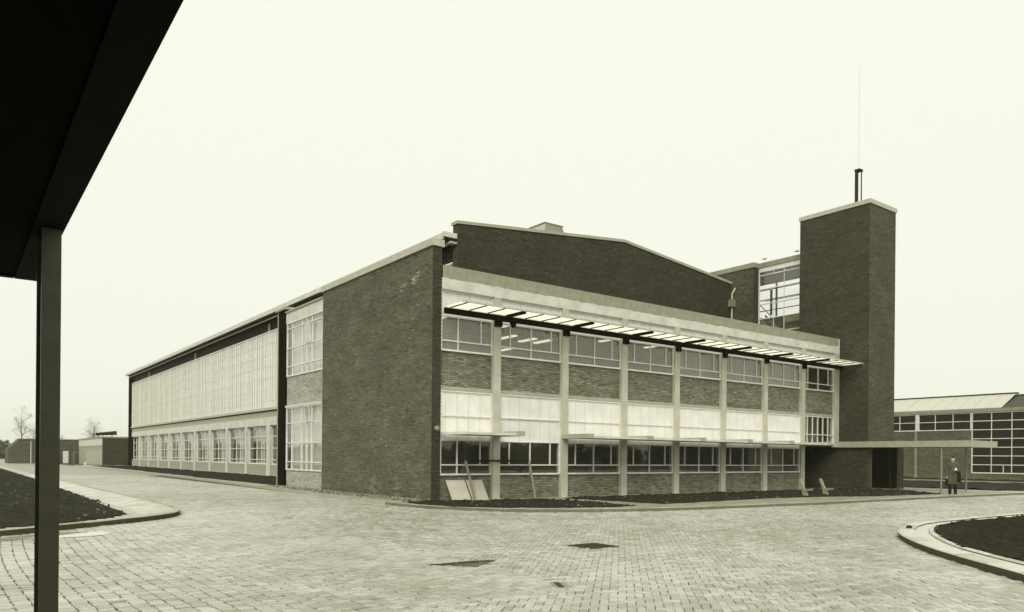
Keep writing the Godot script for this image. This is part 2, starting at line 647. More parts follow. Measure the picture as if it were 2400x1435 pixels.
func build_yard() -> void:
	var far := MB.new()
	far.quad(Vector3(-900, -0.05, 600), Vector3(900, -0.05, 600), Vector3(900, -0.05, -900), Vector3(-900, -0.05, -900))
	setting(part("ground", far, M.ground), "flat open ground reaching to the horizon")
	var road := sheet("road", poly([[-60, 30], [90, 30], [90, -14], [44, -16], [14, -19], [13, -60], [13, -240], [-2, -240], [-60, -20]]), -0.03, M.road)
	setting(road, "pale wet brick-paved works road curving round the factory corner")
	sheet("sand_bed", poly([[-14, -1], [-14, -18], [4, -22], [4, -62], [13, -62], [13, -20], [43, -15.5], [43, -8], [24, 2], [2, 6]]), -0.022, M.joint, road)
	pave(road)
	# left island
	var ll := smooth(left_line)
	var lp := PackedVector2Array()
	for q in ll: lp.append(Vector2(q[0], q[1]))
	lp.append(Vector2(-60, -112)); lp.append(Vector2(-60, -9))
	setting(sheet("footpath", lp, 0.108, M.kerb), "pale wet footpath along the left lawn")
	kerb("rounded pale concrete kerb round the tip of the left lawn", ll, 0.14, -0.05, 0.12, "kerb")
	flags(poly([[3.85, -20.5], [4.35, -20.6], [4.95, -22.2], [5.08, -25], [5.0, -30], [4.86, -45], [4.8, -60], [3.95, -60], [3.78, -36], [3.76, -24.8]]), 0.114, 0.62)
	soil_bed(poly([[3.5, -20.35], [3.7, -24.8], [3.72, -36], [3.95, -52], [3.9, -110], [-40, -110], [-40, -9.6], [-14, -9.25], [-4, -14.9], [0.75, -17.68], [1.78, -18.4], [2.85, -19.3]]), 0.115, 0.22, 0.1, M.soil, "dark bare earth of the left lawn inside its kerb")
	# factory side
	var yl := smooth(yard_line)
	var yp := PackedVector2Array()
	for q in yl: yp.append(Vector2(q[0], q[1]))
	yp.append(Vector2(80, -112))
	setting(sheet("pavement", yp, 0.088, M.kerb), "wet grey pavement in front of the factory")
	var cut := 0
	while yl[cut][1] < -22.5: cut += 1
	kerb("low pale kerb along the hall and the blank brick wall", yl.slice(0, cut + 1), 0.16, -0.05, 0.095, "kerb", 1.0, "kerb")
	kerb("long concrete kerb between the brick road and the factory front", yl.slice(cut), 0.16, -0.05, 0.10, "kerb", 1.0, "kerb_face_grey_shade")
	var fl := smooth([[11.9, -22.0], [11.9, -20.2], [12.6, -18.5], [13.95, -17.15], [16.2, -16.2], [18.25, -15.7], [22.3, -15.4], [26, -15.15], [30.3, -15.1], [36, -14.95], [42, -14.6]])
	var fp := PackedVector2Array()
	for q in fl: fp.append(Vector2(q[0], q[1]))
	for q in [[42, -20.3], [38.4, -21.8], [13.5, -21.85]]: fp.append(Vector2(q[0], q[1]))
	flags(fp, 0.094, 0.36)
	soil_bed(poly([[11.95, -22.0], [11.75, -20.6], [12.2, -19.0], [12.95, -18.2], [14.5, -17.25], [16.5, -16.55], [17.62, -16.82], [17.5, -18.6], [17.4, -20.3], [16.9, -21.2], [13.9, -21.5], [13.0, -22.0]]), 0.10, 0.12, 0.07, M.soil, "dark earth bed at the factory corner beneath the leaning sheets")
	soil_bed(poly([[18.2, -21.3], [18.5, -19.8], [18.95, -16.9], [20.5, -17.0], [25.5, -17.4], [29.2, -16.9], [31.2, -16.15], [36.4, -15.65], [38.0, -17.6], [38.2, -19.4], [38.3, -21.6]]), 0.10, 0.14, 0.07, M.soil, "long dark earth bed below the office windows")
	soil_bed(poly([[13.15, -37.2], [18.3, -37.2], [18.4, -105], [14.0, -105], [13.6, -71], [13.1, -50]]), 0.10, 0.4, 0.1, M.soil, "dark earth strip along the long hall")
	soil_bed(poly([[43.5, -15.6], [67.7, -14.2], [67.7, -60], [43.5, -60]]), 0.12, 0.7, 0.1, M.soil_grassy, "dark rough ground before the far workshop")
	var edge := MB.new()
	edge.span(Vector3(57.0, 0.02, -60), Vector3(57.12, 0.25, -14))
	setting(part("path_edge", edge, M.kerb), "thin pale path edge across the rough ground before the workshop")
	# gravel strip at the foot of the blank wall
	var pebble := MB.new()
	pebble.ball(Vector3.ZERO, Vector3(0.5, 0.36, 0.42), 3)
	var xf := []
	var cols := PackedColorArray()
	for i in 2600:
		var z := rng.randf_range(-36.5, -22.0)
		var x := 13.04 - pow(rng.randf(), 1.4) * (0.95 - 0.25 * absf(z + 29) / 8.0)
		xf.append(Transform3D(Basis.from_euler(Vector3(rng.randf() * 3, rng.randf() * 6, rng.randf() * 3)).scaled(Vector3.ONE * rng.randf_range(0.03, 0.11)), Vector3(x, 0.10, z)))
		cols.append(tone(rng.randf_range(0.08, 0.6)))
	copies("gravel", pebble.mesh(), M.brick, xf, cols, self).set_meta("label", "strip of loose gravel at the foot of the blank brick wall")
	# right island
	var rl := smooth(right_line)
	var rp := PackedVector2Array()
	for q in rl: rp.append(Vector2(q[0], q[1]))
	rp.append(Vector2(12, 8)); rp.append(Vector2(60, 8))
	setting(sheet("ring_path", rp, 0.10, M.kerb_pale), "pale path round the right-hand island")
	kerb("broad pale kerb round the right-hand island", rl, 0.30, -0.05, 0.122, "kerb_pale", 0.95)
	var inner := smooth([[60, -8.05], [23.3, -8.05], [20.7, -8.18], [19.0, -8.18], [17.85, -7.98], [16.55, -7.45], [15.5, -6.88], [13.75, -5.7], [12.5, -4.3], [9, -0.6]])
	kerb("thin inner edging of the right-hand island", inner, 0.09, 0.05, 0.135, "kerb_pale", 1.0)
	soil_bed(poly([[9.2, -0.7], [12.65, -4.32], [13.85, -5.68], [15.6, -6.82], [16.6, -7.36], [17.9, -7.88], [19.0, -8.06], [20.7, -8.06], [23.3, -7.94], [50, -7.9], [50, 2], [14, 2]]), 0.12, 0.1, 0.17, M.soil, "rough dark earth of the right-hand island")
	puddles()
	covers()

func flags(area: PackedVector2Array, y: float, x: float) -> void:
	var b := MB.new()
	b.bevelled(Vector3(0, -0.02, 0), Vector3(0.296, 0.04, 0.296), 0.004)
	var r := Rect2(area[0], Vector2.ZERO)
	for q in area: r = r.expand(q)
	var xf := []
	var cols := PackedColorArray()
	for j in int(r.size.y / 0.3):
		for i in int(r.size.x / 0.3):
			var q := r.position + Vector2(i + 0.5 + (0.5 if j % 2 else 0.0), j + 0.5) * 0.3
			if not Geometry2D.is_point_in_polygon(q, area): continue
			xf.append(Transform3D(Basis.from_euler(Vector3(rng.randfn(0, 0.006), 0, rng.randfn(0, 0.006))), Vector3(q.x, y + rng.randfn(0, 0.0015), q.y)))
			cols.append(tone(x * exp(rng.randfn(0, 0.1) + 0.2 * patchy.get_noise_2d(q.x * 2, q.y * 2))))
	var o := copies("paving_flags", b.mesh(), M.flag, xf, cols, self)
	o.set_meta("label", "square concrete flags of the footpath beside the " + ("left lawn" if x > 0.5 else "factory front"))

func pave(road: Node) -> void:
	var no := []
	var lp := PackedVector2Array()
	for q in smooth(left_line): lp.append(Vector2(q[0], q[1]))
	lp.append(Vector2(-60, -112)); lp.append(Vector2(-60, -9)); no.append(lp)
	var yp := PackedVector2Array()
	for q in smooth(yard_line): yp.append(Vector2(q[0], q[1]))
	yp.append(Vector2(80, -112)); no.append(yp)
	var rp := PackedVector2Array()
	for q in smooth(right_line): rp.append(Vector2(q[0], q[1]))
	rp.append(Vector2(12, 8)); rp.append(Vector2(60, 8)); no.append(rp)
	var block_mesh := MB.new()
	block_mesh.bevelled(Vector3(0, -0.025, 0), Vector3(0.193, 0.05, 0.093), 0.007)
	var pav := block_mesh.mesh()
	var thin := MB.new()
	thin.bevelled(Vector3(0, -0.025, 0), Vector3(0.150, 0.05, 0.062), 0.006)
	var row := thin.mesh()
	var laid := []   # [distance, mesh, transform, colour]
	var keep := func(mesh: ArrayMesh, x: float, z: float, turn: float) -> void:
		var p := Vector3(x, 0, z)
		var d := in_view(p)
		if d < 0.0 or d > 64.0: return
		if d > 46.0 and rng.randf() < (d - 46.0) / 18.0: return
		for q in no:
			if Geometry2D.is_point_in_polygon(Vector2(x, z), q): return
		if absf(x - 9.40) < 0.34 and absf(z + 10.08) < 0.33: return
		var sink := -0.006 * maxf(0.0, patchy.get_noise_2d(x * 0.9, z * 0.9))
		var t := Transform3D(Basis.from_euler(Vector3(rng.randfn(0, 0.02), turn + rng.randfn(0, 0.03), rng.randfn(0, 0.018))), Vector3(x + rng.randfn(0, 0.002), sink + rng.randfn(0, 0.0028), z + rng.randfn(0, 0.002)))
		var v := 0.66 * exp(rng.randfn(0, 0.13) + 0.22 * patchy.get_noise_2d(x * 1.2, z * 1.2) + 0.16 * patchy.get_noise_2d(x * 6 + 300, z * 6) + 0.22 * patchy.get_noise_2d(x * 0.2 + 70, z * 0.2))
		if rng.randf() < 0.02: v *= 0.8
		laid.append([d, mesh, t, tone(clampf(v, 0.05, 0.85))])
	# straight rows where the left road runs along the hall
	for i in range(-90, 66):
		var z := -6.9 + rng.randf() * 0.06
		while z > -64.0:
			z -= 0.068
			var bend := 0.05 * sin(z * 0.6) + 0.07 * sin(z * 0.23 + 1.0)
			var x := 1.0 + i * 0.166 + bend + rng.randfn(0, 0.006)
			if x > 6.4 and z > -21.0: continue
			if x > 11.8 or x < -12.0: continue
			keep.call(row, x, z, 0.0)
	# herringbone everywhere else, laid at 45 degrees to the building
	var c := 0.1 * sqrt(0.5)
	for a in range(-420, 420):
		for k in range(-110, 110):
			for h in 2:
				# lattice (1,-1) and (4,0) in brick widths; one brick along, one across
				var gx := a + 4.0 * k + (1.0 if h == 0 else 2.5)
				var gy := -a + (0.5 if h == 0 else 1.0)
				var x := (gx - gy) * c + 6.0
				var z := -(gx + gy) * c - 8.0
				if x < -13.0 or x > 43.0 or z < -21.5 or z > 6.0: continue
				if x <= 6.35 and z < -6.95: continue
				keep.call(pav, x, z, PI * 0.25 if h == 0 else -PI * 0.25)
	laid.sort_custom(func(p: Array, q: Array) -> bool: return p[0] < q[0])
	var sets := {pav: [[], PackedColorArray()], row: [[], PackedColorArray()]}
	var xp := []
	var cp := PackedColorArray()
	var xr := []
	var cr := PackedColorArray()
	for i in laid.size():
		var q: Array = laid[i]
		if i < 300:
			var o := put("paving_brick", q[1], single_material(q[3], "paver"), road)
			o.transform = q[2]
		elif q[1] == pav:
			xp.append(q[2]); cp.append(q[3])
		else:
			xr.append(q[2]); cr.append(q[3])
	copies("herringbone_paving", pav, M.paver, xp, cp, road)
	copies("row_paving", row, M.paver, xr, cr, road)
	print("pavers ", laid.size())

func puddles() -> void:
	var shapes := [
		[[[5.62, -9.62], [5.8, -9.63], [6.0, -9.6], [6.2, -9.63], [6.5, -9.6], [6.82, -9.5], [6.70, -9.42], [6.52, -9.38], [6.56, -9.26], [6.36, -9.22], [6.2, -9.08], [6.02, -9.24], [5.86, -9.46]], "dark puddle in the middle of the brick road reflecting the factory"],
		[[[-1.2, -15.7], [0.4, -16.75], [1.3, -17.35], [2.0, -17.6], [2.7, -17.3], [2.5, -16.6], [1.9, -16.45], [1.2, -16.6], [0.5, -16.3], [-0.6, -15.5]], "shallow bright puddle along the left kerb"],
		[[[11.0, -21.2], [11.4, -21.6], [11.45, -24.0], [11.2, -25.0], [11.05, -23.0]], "narrow film of water in the gutter by the factory corner"]]
	for s in shapes:
		var o := sheet("puddle", poly(smooth(s[0] + [s[0][0]], 2).slice(0, -1)), 0.0065, M.water if s == shapes[0] else M.water_film)
		setting(o, s[1])

func covers() -> void:
	var m := thing("manhole_cover", "square dark iron manhole cover set in the herringbone road", "manhole cover", Vector3(9.40, 0, -10.08))
	var b := MB.new()
	for s in [[0.0, -0.335, 0.76, 0.07], [0.0, 0.335, 0.76, 0.07]]: b.span(Vector3(-0.38, -0.05, s[1] - 0.035), Vector3(0.38, 0.002, s[1] + 0.035))
	for x in [-0.345, 0.345]: b.span(Vector3(x - 0.035, -0.05, -0.30), Vector3(x + 0.035, 0.002, 0.30))
	part("frame", b, M.joint, m)
	var l := MB.new()
	l.span(Vector3(-0.305, -0.05, -0.295), Vector3(0.305, -0.004, 0.295))
	for i in 9:
		for j in 9:
			l.bevelled(Vector3(-0.26 + i * 0.065, -0.001, -0.26 + j * 0.065), Vector3(0.04, 0.008, 0.04), 0.003)
	part("lid", l, M.iron, m)
	var v := thing("valve_cover", "small two-tone rectangular valve cover in the foreground paving", "valve cover", Vector3(6.15, 0, -7.17))
	v.rotation.y = -0.5
	var f := MB.new()
	f.bevelled(Vector3(0, -0.02, 0), Vector3(0.2, 0.056, 0.42), 0.004)
	part("frame", f, M.concrete_dark, v)
	var g := MB.new()
	g.bevelled(Vector3(-0.03, -0.01, 0), Vector3(0.08, 0.046, 0.36), 0.004)
	part("lid", g, M.iron, v)
	var g2 := MB.new()
	g2.bevelled(Vector3(0.05, -0.01, 0), Vector3(0.06, 0.046, 0.36), 0.004)
	part("lid", g2, M.concrete_dark, v)

# ---------------------------------------------------------------- office wing
const COL0 := 15.57
const BAY := 3.225
const FZ := -21.95
const GZ := -22.10

func build_office() -> void:
	var o := thing("office_building", "two-storey brick office wing with concrete columns and ribbon windows", "building")
	# blank end wall with its narrow end towards the yard
	var w := block("end_wall", Vector3(13.058, -0.1, -31.35), Vector3(13.40, 8.76, -22.008), M.mortar, o)
	marks = [[Vector3(13.05, 7.86, -24.0), 0.22, 3.0], [Vector3(13.05, 7.62, -24.15), 0.2, 2.0], [Vector3(13.05, 7.82, -23.3), 0.24, 3.2], [Vector3(13.05, 7.92, -23.0), 0.18, 2.0], [Vector3(13.05, 0.45, -26.2), 0.7, 0.9], [Vector3(13.05, 0.3, -24.4), 0.6, 0.8], [Vector3(13.05, 1.3, -22.7), 0.4, 0.7], [Vector3(13.05, 3.0, -25.5), 2.2, 0.22]]
	lay_bricks(w, Vector3(13.05, 0, -31.36), Vector3(0, 0, 1), Vector3(-1, 0, 0), 9.36, 8.74, 0.205, 0.21, null, [], Rect2(8.38, 0, 1.0, 4.2))
	marks = []
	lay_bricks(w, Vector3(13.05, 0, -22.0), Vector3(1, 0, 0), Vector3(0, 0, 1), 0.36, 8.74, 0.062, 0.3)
	block("coping", Vector3(12.98, 8.75, -31.42), Vector3(13.47, 8.98, -21.94), M.coping, o)
	# rendered bay on the side
	var uz := Vector3(0, 0, 1)
	var nx := Vector3(-1, 0, 0)
	for q in [[-0.05, 0.90], [4.0, 5.38]]:
		var p := block("brick_panel", Vector3(13.112, q[0], -35.8), Vector3(13.4, q[1], -31.36), M.mortar_pale, o)
		lay_bricks(p, Vector3(13.104, q[0], -35.8), uz, nx, 4.44, q[1] - q[0], 0.68, 0.17)
	block("sill_band", Vector3(13.03, 3.9, -35.85), Vector3(13.4, 3.995, -31.365), M.concrete_light, o)
	var dv := [-35.1, -33.86, -33.25, -32.64]
	window(o, Vector3(13.10, 0, 0), uz, nx, -35.8, -31.365, [[0.90, 1.30, dv, "glass"], [1.30, 2.20, dv, "glass"], [2.20, 3.14, dv, "glass"], [3.14, 3.9, dv, "glass"]])
	window(o, Vector3(13.10, 0, 0), uz, nx, -35.8, -31.365, [[5.385, 5.86, dv, "glass"], [5.86, 6.74, dv, "glass"], [6.74, 7.68, dv, "glass"], [7.68, 7.995, dv, "glass"]])
	for q in [[3.14, 3.86], [6.78, 7.66]]:   # two casements tilted outwards
		var s := MB.new()
		var b := Basis(Vector3(0, 0, 1), 0.11)
		var h: float = q[1] - q[0]
		for z in [-33.2, -32.68]: s.box(Vector3(12.985, q[0] + h / 2, z), Vector3(0.03, h, 0.035), b)
		for y in [-h / 2 + 0.02, h / 2 - 0.02]: s.box(Vector3(12.985, q[0] + h / 2, -32.94) + b * Vector3(0, y, 0), Vector3(0.03, 0.035, 0.49), b)
		var sash := part("open_sash", s, M.white_paint, o)
		var pn := MB.new()
		pn.box(Vector3(12.985, q[0] + h / 2, -32.94), Vector3(0.008, h - 0.06, 0.48), b)
		part("pane", pn, M.glass, sash)
	for q in [[0.95, 3.88, -35.62], [5.42, 7.98, -35.62]]:  # pale cloth added behind the bay panes, standing in for mirrored sky
		for i in 2:
			var cu := MB.new()
			var n := 22
			for j in n:
				var z: float = q[2] + i * 2.12 + j * 0.096
				cu.box(Vector3(13.30 + 0.015 * (j % 2), (q[0] + q[1]) / 2, z + 0.05), Vector3(0.01, q[1] - q[0], 0.099), Basis(Vector3.UP, 0.04 if j % 2 else -0.04))
			part("pane_backdrop", cu, M.added_net_curtain, o)
	block("lintel", Vector3(13.07, 7.996, -35.9), Vector3(13.4, 8.50, -31.365), M.concrete_light, o)
	block("roof_edge", Vector3(13.0, 8.502, -35.9), Vector3(13.6, 8.56, -31.43), M.concrete, o)
	block("corner_pier", Vector3(13.04, -0.1, -36.84), Vector3(13.42, 8.68, -35.905), M.black_paint, o)
	block("corner_strip", Vector3(13.03, -0.1, -36.98), Vector3(13.42, 8.68, -36.843), M.concrete_dark, o)
	block("pier_cap", Vector3(12.93, 8.682, -37.02), Vector3(13.5, 8.80, -35.7), M.concrete, o)
	# front: columns, panels, windows
	for k in 8:
		var x := COL0 + k * BAY
		block("column", Vector3(x if k < 7 else 38.04, -0.1 if k < 7 else 2.30, FZ - 0.30), Vector3(x + 0.32 if k < 7 else 38.46, 7.329, FZ), M.column, o)
	var band := block("parapet", Vector3(13.41, 7.33, FZ - 0.25), Vector3(38.46, 8.13, FZ), M.concrete_light, o)
	var stain := PackedVector2Array([Vector2(13.41, 8.14), Vector2(13.41, 7.72)])
	var sx := 13.41
	while sx < 38.2:
		sx += 0.11
		stain.append(Vector2(sx, 7.70 + 0.045 * patchy.get_noise_2d(sx * 8, 5) + 0.02 * rng.randf()))
	stain.append(Vector2(38.31, 7.72)); stain.append(Vector2(38.31, 8.14))
	var st := MB.new()
	st.prism(stain, Transform3D(Basis(), Vector3(0, 0, FZ + 0.004)), 0.3)
	part("wet_upper_parapet", st, M.concrete_wet, o)
	var ux := Vector3(1, 0, 0)
	var nz := Vector3(0, 0, 1)
	for k in 8:
		var x0 := 13.41 if k == 0 else COL0 + (k - 1) * BAY + 0.32
		var x1 := COL0 + k * BAY if k < 7 else 38.04
		var right := x1
		var mid := right - 2.905 / 2
		var third := func(i: int) -> float: return right - 2.905 + i * 0.4842
		var six := []
		for i in range(1, 6): six.append(third.call(i))
		var p := block("spandrel", Vector3(x0, 4.02, GZ - 0.25), Vector3(x1, 5.235, GZ - 0.008), M.mortar, o)
		lay_bricks(p, Vector3(x0, 4.02, GZ), ux, nz, x1 - x0, 1.215, 0.36, 0.27)
		block("ledge", Vector3(x0, 3.90, GZ - 0.2), Vector3(x1, 4.018, FZ - 0.07), M.concrete, o)
		var dark := k == 7
		window(o, Vector3(0, 0, GZ + 0.03), ux, nz, x0, x1, [[5.24, 5.60, [mid], "glass"], [5.60, 6.43, [third.call(1), mid, third.call(5)], "glass"], [6.43, 7.328, six, "white"]], 0.05, "glass" if dark else "veiled_glass")
		if k < 7:
			var q := block("base_panel", Vector3(x0, -0.1, GZ - 0.25), Vector3(x1, 0.955, GZ - 0.008), M.mortar, o)
			lay_bricks(q, Vector3(x0, 0, GZ), ux, nz, x1 - x0, 0.95, 0.34, 0.26)
			window(o, Vector3(0, 0, GZ + 0.03), ux, nz, x0, x1, [[0.96, 1.32, [mid], "glass"], [1.32, 2.17, [third.call(1), mid, third.call(5)], "glass"], [2.17, 3.02, six, "white"], [3.02, 3.895, six, "white"]])
		else:
			window(o, Vector3(0, 0, GZ + 0.03), ux, nz, x0, x1, [[2.45, 2.93, six, "glass"], [2.93, 3.895, six, "glass"]])
	# concrete brackets and the light shelves between them, above the ground-floor windows
	for k in 7:
		var x := COL0 + k * BAY
		block("bracket", Vector3(x + 0.002, 2.335, FZ - 0.1), Vector3(x + 0.318, 2.50, -20.49), M.concrete, o)
		if k == 1: continue
		var a := 13.41 if k == 0 else x - BAY + 0.32
		block("light_shelf", Vector3(a, 2.342, FZ - 0.04), Vector3(x, 2.425, -20.53), M.concrete_light, o)
	# glass sun shade
	var sh := node("sun_shade", o)
	block("beam", Vector3(13.41, 6.47, -21.86), Vector3(38.74, 6.665, -21.76), M.black_paint, sh)
	block("edge_strip", Vector3(13.41, 6.675, -20.70), Vector3(38.78, 6.74, -20.65), M.pale_steel, sh)
	for k in 9:
		var x := 15.93 + k * BAY if k < 8 else 0.0
		if k < 8:
			block("shade_arm", Vector3(minf(x, 38.62), 6.60, -21.758), Vector3(minf(x + 0.12, 38.74), 6.735, -20.702), M.black_paint, sh)
			if k < 7: block("console", Vector3(COL0 + k * BAY + 0.01, 6.28, FZ + 0.002), Vector3(COL0 + k * BAY + 0.31, 6.66, -21.862), M.black_paint, sh)
	var edges := []
	for k in 8:
		var hi := minf(15.93 + k * BAY, 38.62)
		var lo := 13.41 if k == 0 else 15.93 + (k - 1) * BAY + 0.12
		var step := (BAY - 0.12) / 4.0
		for i in 4:
			var b := hi - i * step
			var a := maxf(b - step + 0.025, lo)
			if b - a < 0.1: continue
			var pane := MB.new()
			pane.quad(Vector3(a, 6.694, -20.703), Vector3(b - 0.005, 6.694, -20.703), Vector3(b - 0.005, 6.694, -21.755), Vector3(a, 6.694, -21.755))
			part("shade_pane", pane, M.shade_pane, sh)
			if a > lo + 0.01: block("shade_bar", Vector3(a - 0.025, 6.66, -21.757), Vector3(a, 6.70, -20.703), M.dark_steel, sh)
	# roof, floors and rooms
	block("roof", Vector3(13.42, 7.62, -36.9), Vector3(38.45, 8.02, FZ - 0.26), M.felt, o)
	block("floor_slab", Vector3(13.45, 3.95, -36.8), Vector3(38.4, 4.22, GZ - 0.27), M.room_grey, o)
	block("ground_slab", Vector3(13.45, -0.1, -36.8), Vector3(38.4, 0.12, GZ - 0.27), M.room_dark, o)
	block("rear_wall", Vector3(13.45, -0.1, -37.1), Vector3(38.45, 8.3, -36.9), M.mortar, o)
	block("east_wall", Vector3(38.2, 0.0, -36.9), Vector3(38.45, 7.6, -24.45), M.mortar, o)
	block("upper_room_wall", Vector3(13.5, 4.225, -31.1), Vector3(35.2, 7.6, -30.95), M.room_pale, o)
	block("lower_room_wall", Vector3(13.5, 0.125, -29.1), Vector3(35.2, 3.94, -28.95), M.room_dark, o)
	for q in [[16.0, "room_grey", -24.6], [25.5, "room_pale", -22.7], [28.7, "room_grey", -22.7]]: pass
	block("partition", Vector3(35.15, 4.225, -30.9), Vector3(35.25, 7.6, GZ - 0.1), M.room_dark, o)
	block("partition", Vector3(35.3, 4.225, -24.2), Vector3(38.1, 7.6, -24.1), M.room_dark, o)
	block("partition", Vector3(35.3, 2.42, -23.0), Vector3(38.1, 3.94, -22.9), M.room_grey, o)
	block("partition", Vector3(32.1, 0.125, -23.2), Vector3(34.9, 3.94, -23.1), M.room_grey, o)
	for k in [4, 5, 6]:
		var x: float = COL0 + (k - 1) * BAY + 0.34
		for i in 2:
			var cu := MB.new()
			for j in 14:
				var a: float = x + i * 1.45 + j * 0.1
				cu.box(Vector3(a + 0.05, 5.85, -22.62 + 0.008 * (j % 2)), Vector3(0.104, 1.9, 0.012), Basis(Vector3.UP, 0.13 if j % 2 else -0.13))
			part("pane_backdrop", cu, M.room_grey, o)
	# porch recess under the last bay
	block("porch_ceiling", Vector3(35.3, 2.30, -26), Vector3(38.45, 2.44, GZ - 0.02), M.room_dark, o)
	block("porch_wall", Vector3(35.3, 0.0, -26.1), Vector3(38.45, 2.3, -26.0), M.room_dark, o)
	window(o, Vector3(35.28, 0, 0), Vector3(0, 0, -1), Vector3(1, 0, 0), 22.14, 25.9, [[0.25, 1.32, [23.4, 24.7], "glass"], [1.32, 2.28, [23.4, 24.7], "glass"]])
	# rooms hold a few benches and machines
	var where := ["second", "third", "fourth", "fifth", "sixth", "first"]
	var nth := -1
	for q in [[17.4, 0.9, -24.5, 1.6, 0.8], [20.6, 0.9, -25.5, 1.8, 0.8], [24.0, 1.3, -26.0, 0.8, 0.7], [27.5, 0.9, -24.6, 1.7, 0.8], [30.3, 1.5, -26.2, 0.9, 0.6], [14.3, 1.7, -25.8, 0.7, 0.6]]:
		nth += 1
		var tb := thing("work_cabinet", "dim cabinet behind the %s ground-floor window from the blank brick wall" % where[nth], "cabinet", Vector3(q[0], 0.12, q[2]), "dim cabinets inside the ground-floor rooms")
		var cb := MB.new()
		cb.span(Vector3(-q[3] / 2, 0.08, -q[4] / 2), Vector3(q[3] / 2, q[1], q[4] / 2))
		part("body", cb, M.furniture, tb)
		var tp := MB.new()
		tp.span(Vector3(-q[3] / 2 - 0.03, q[1] + 0.002, -q[4] / 2 - 0.03), Vector3(q[3] / 2 + 0.03, q[1] + 0.04, q[4] / 2 + 0.03))
		part("worktop", tp, M.room_grey, tb)
	# lit strip lamps under the upper ceiling
	var spots := [[15.1, -24.4], [18.1, -24.5], [19.9, -27.0], [21.1, -27.1], [21.9, -27.0], [22.1, -30.2], [23.9, -24.7], [26.9, -24.7]]
	var names := ["leftmost strip lamp, behind the first upper window", "bright strip lamp in the top left corner of the second upper window", "deeper strip lamp, left half of the second upper window", "short deep strip lamp just left of the middle bar of the second upper window", "deep strip lamp right of the middle bar of the second upper window", "lowest and farthest strip lamp in the second upper window", "strip lamp at the right end of the third upper window", "strip lamp in the fourth upper window, the rightmost lit"]
	for i in spots.size():
		var s: Array = spots[i]
		var t := thing("ceiling_lamp", names[i], "ceiling lamp", Vector3(s[0], 6.93, s[1]), "lit strip lamps behind the upper office windows")
		var c := MB.new()
		c.span(Vector3(-0.13, 0.05, -0.6), Vector3(0.13, 0.12, 0.6))
		for z in [-0.4, 0.4]: c.tube(Vector3(0, 0.12, z), Vector3(0, 0.69, z), 0.012, 0.012, 6)
		part("housing", c, M.white_paint, t)
		var d := MB.new()
		d.span(Vector3(-0.11, 0.0, -0.58), Vector3(0.11, 0.048, 0.58))
		part("diffuser", d, M.glow, t)
		var l := AreaLight3D.new()
		l.name = "lamp_light"
		l.area_size = Vector2(0.2, 1.1)
		l.light_energy = 0.25
		l.light_color = Color(1, 0.98, 0.86)
		l.area_range = 20.0
		l.shadow_enabled = true
		t.add_child(l)
		l.position = Vector3(0, -0.02, 0)
		l.rotation.x = -PI / 2
	# fittings
	var bl := thing("wall_lamp", "small round bulkhead lamp on the dark narrow end of the brick wall", "wall lamp", Vector3(13.24, 2.56, -21.99))
	var bb := MB.new()
	bb.tube(Vector3(0, 0, 0), Vector3(0, 0, 0.05), 0.1, 0.09, 14)
	part("base", bb, M.grey_steel, bl)
	var bd := MB.new()
	bd.ball(Vector3(0, 0, 0.05), Vector3(0.075, 0.075, 0.05), 6)
	part("globe", bd, M.concrete_dark, bl)
	var fl := thing("floodlight", "dark tapered floodlight hanging from the sun shade beam", "floodlight", Vector3(16.24, 6.47, -21.70))
	var fb := MB.new()
	fb.tube(Vector3(0, -0.19, 0), Vector3(0, 0.0, 0), 0.07, 0.15, 12)
	part("housing", fb, M.black_paint, fl)
	var fh := MB.new()
	fh.box(Vector3(0, 0.02, -0.03), Vector3(0.06, 0.05, 0.16))
	part("hanger", fh, M.black_paint, fl)

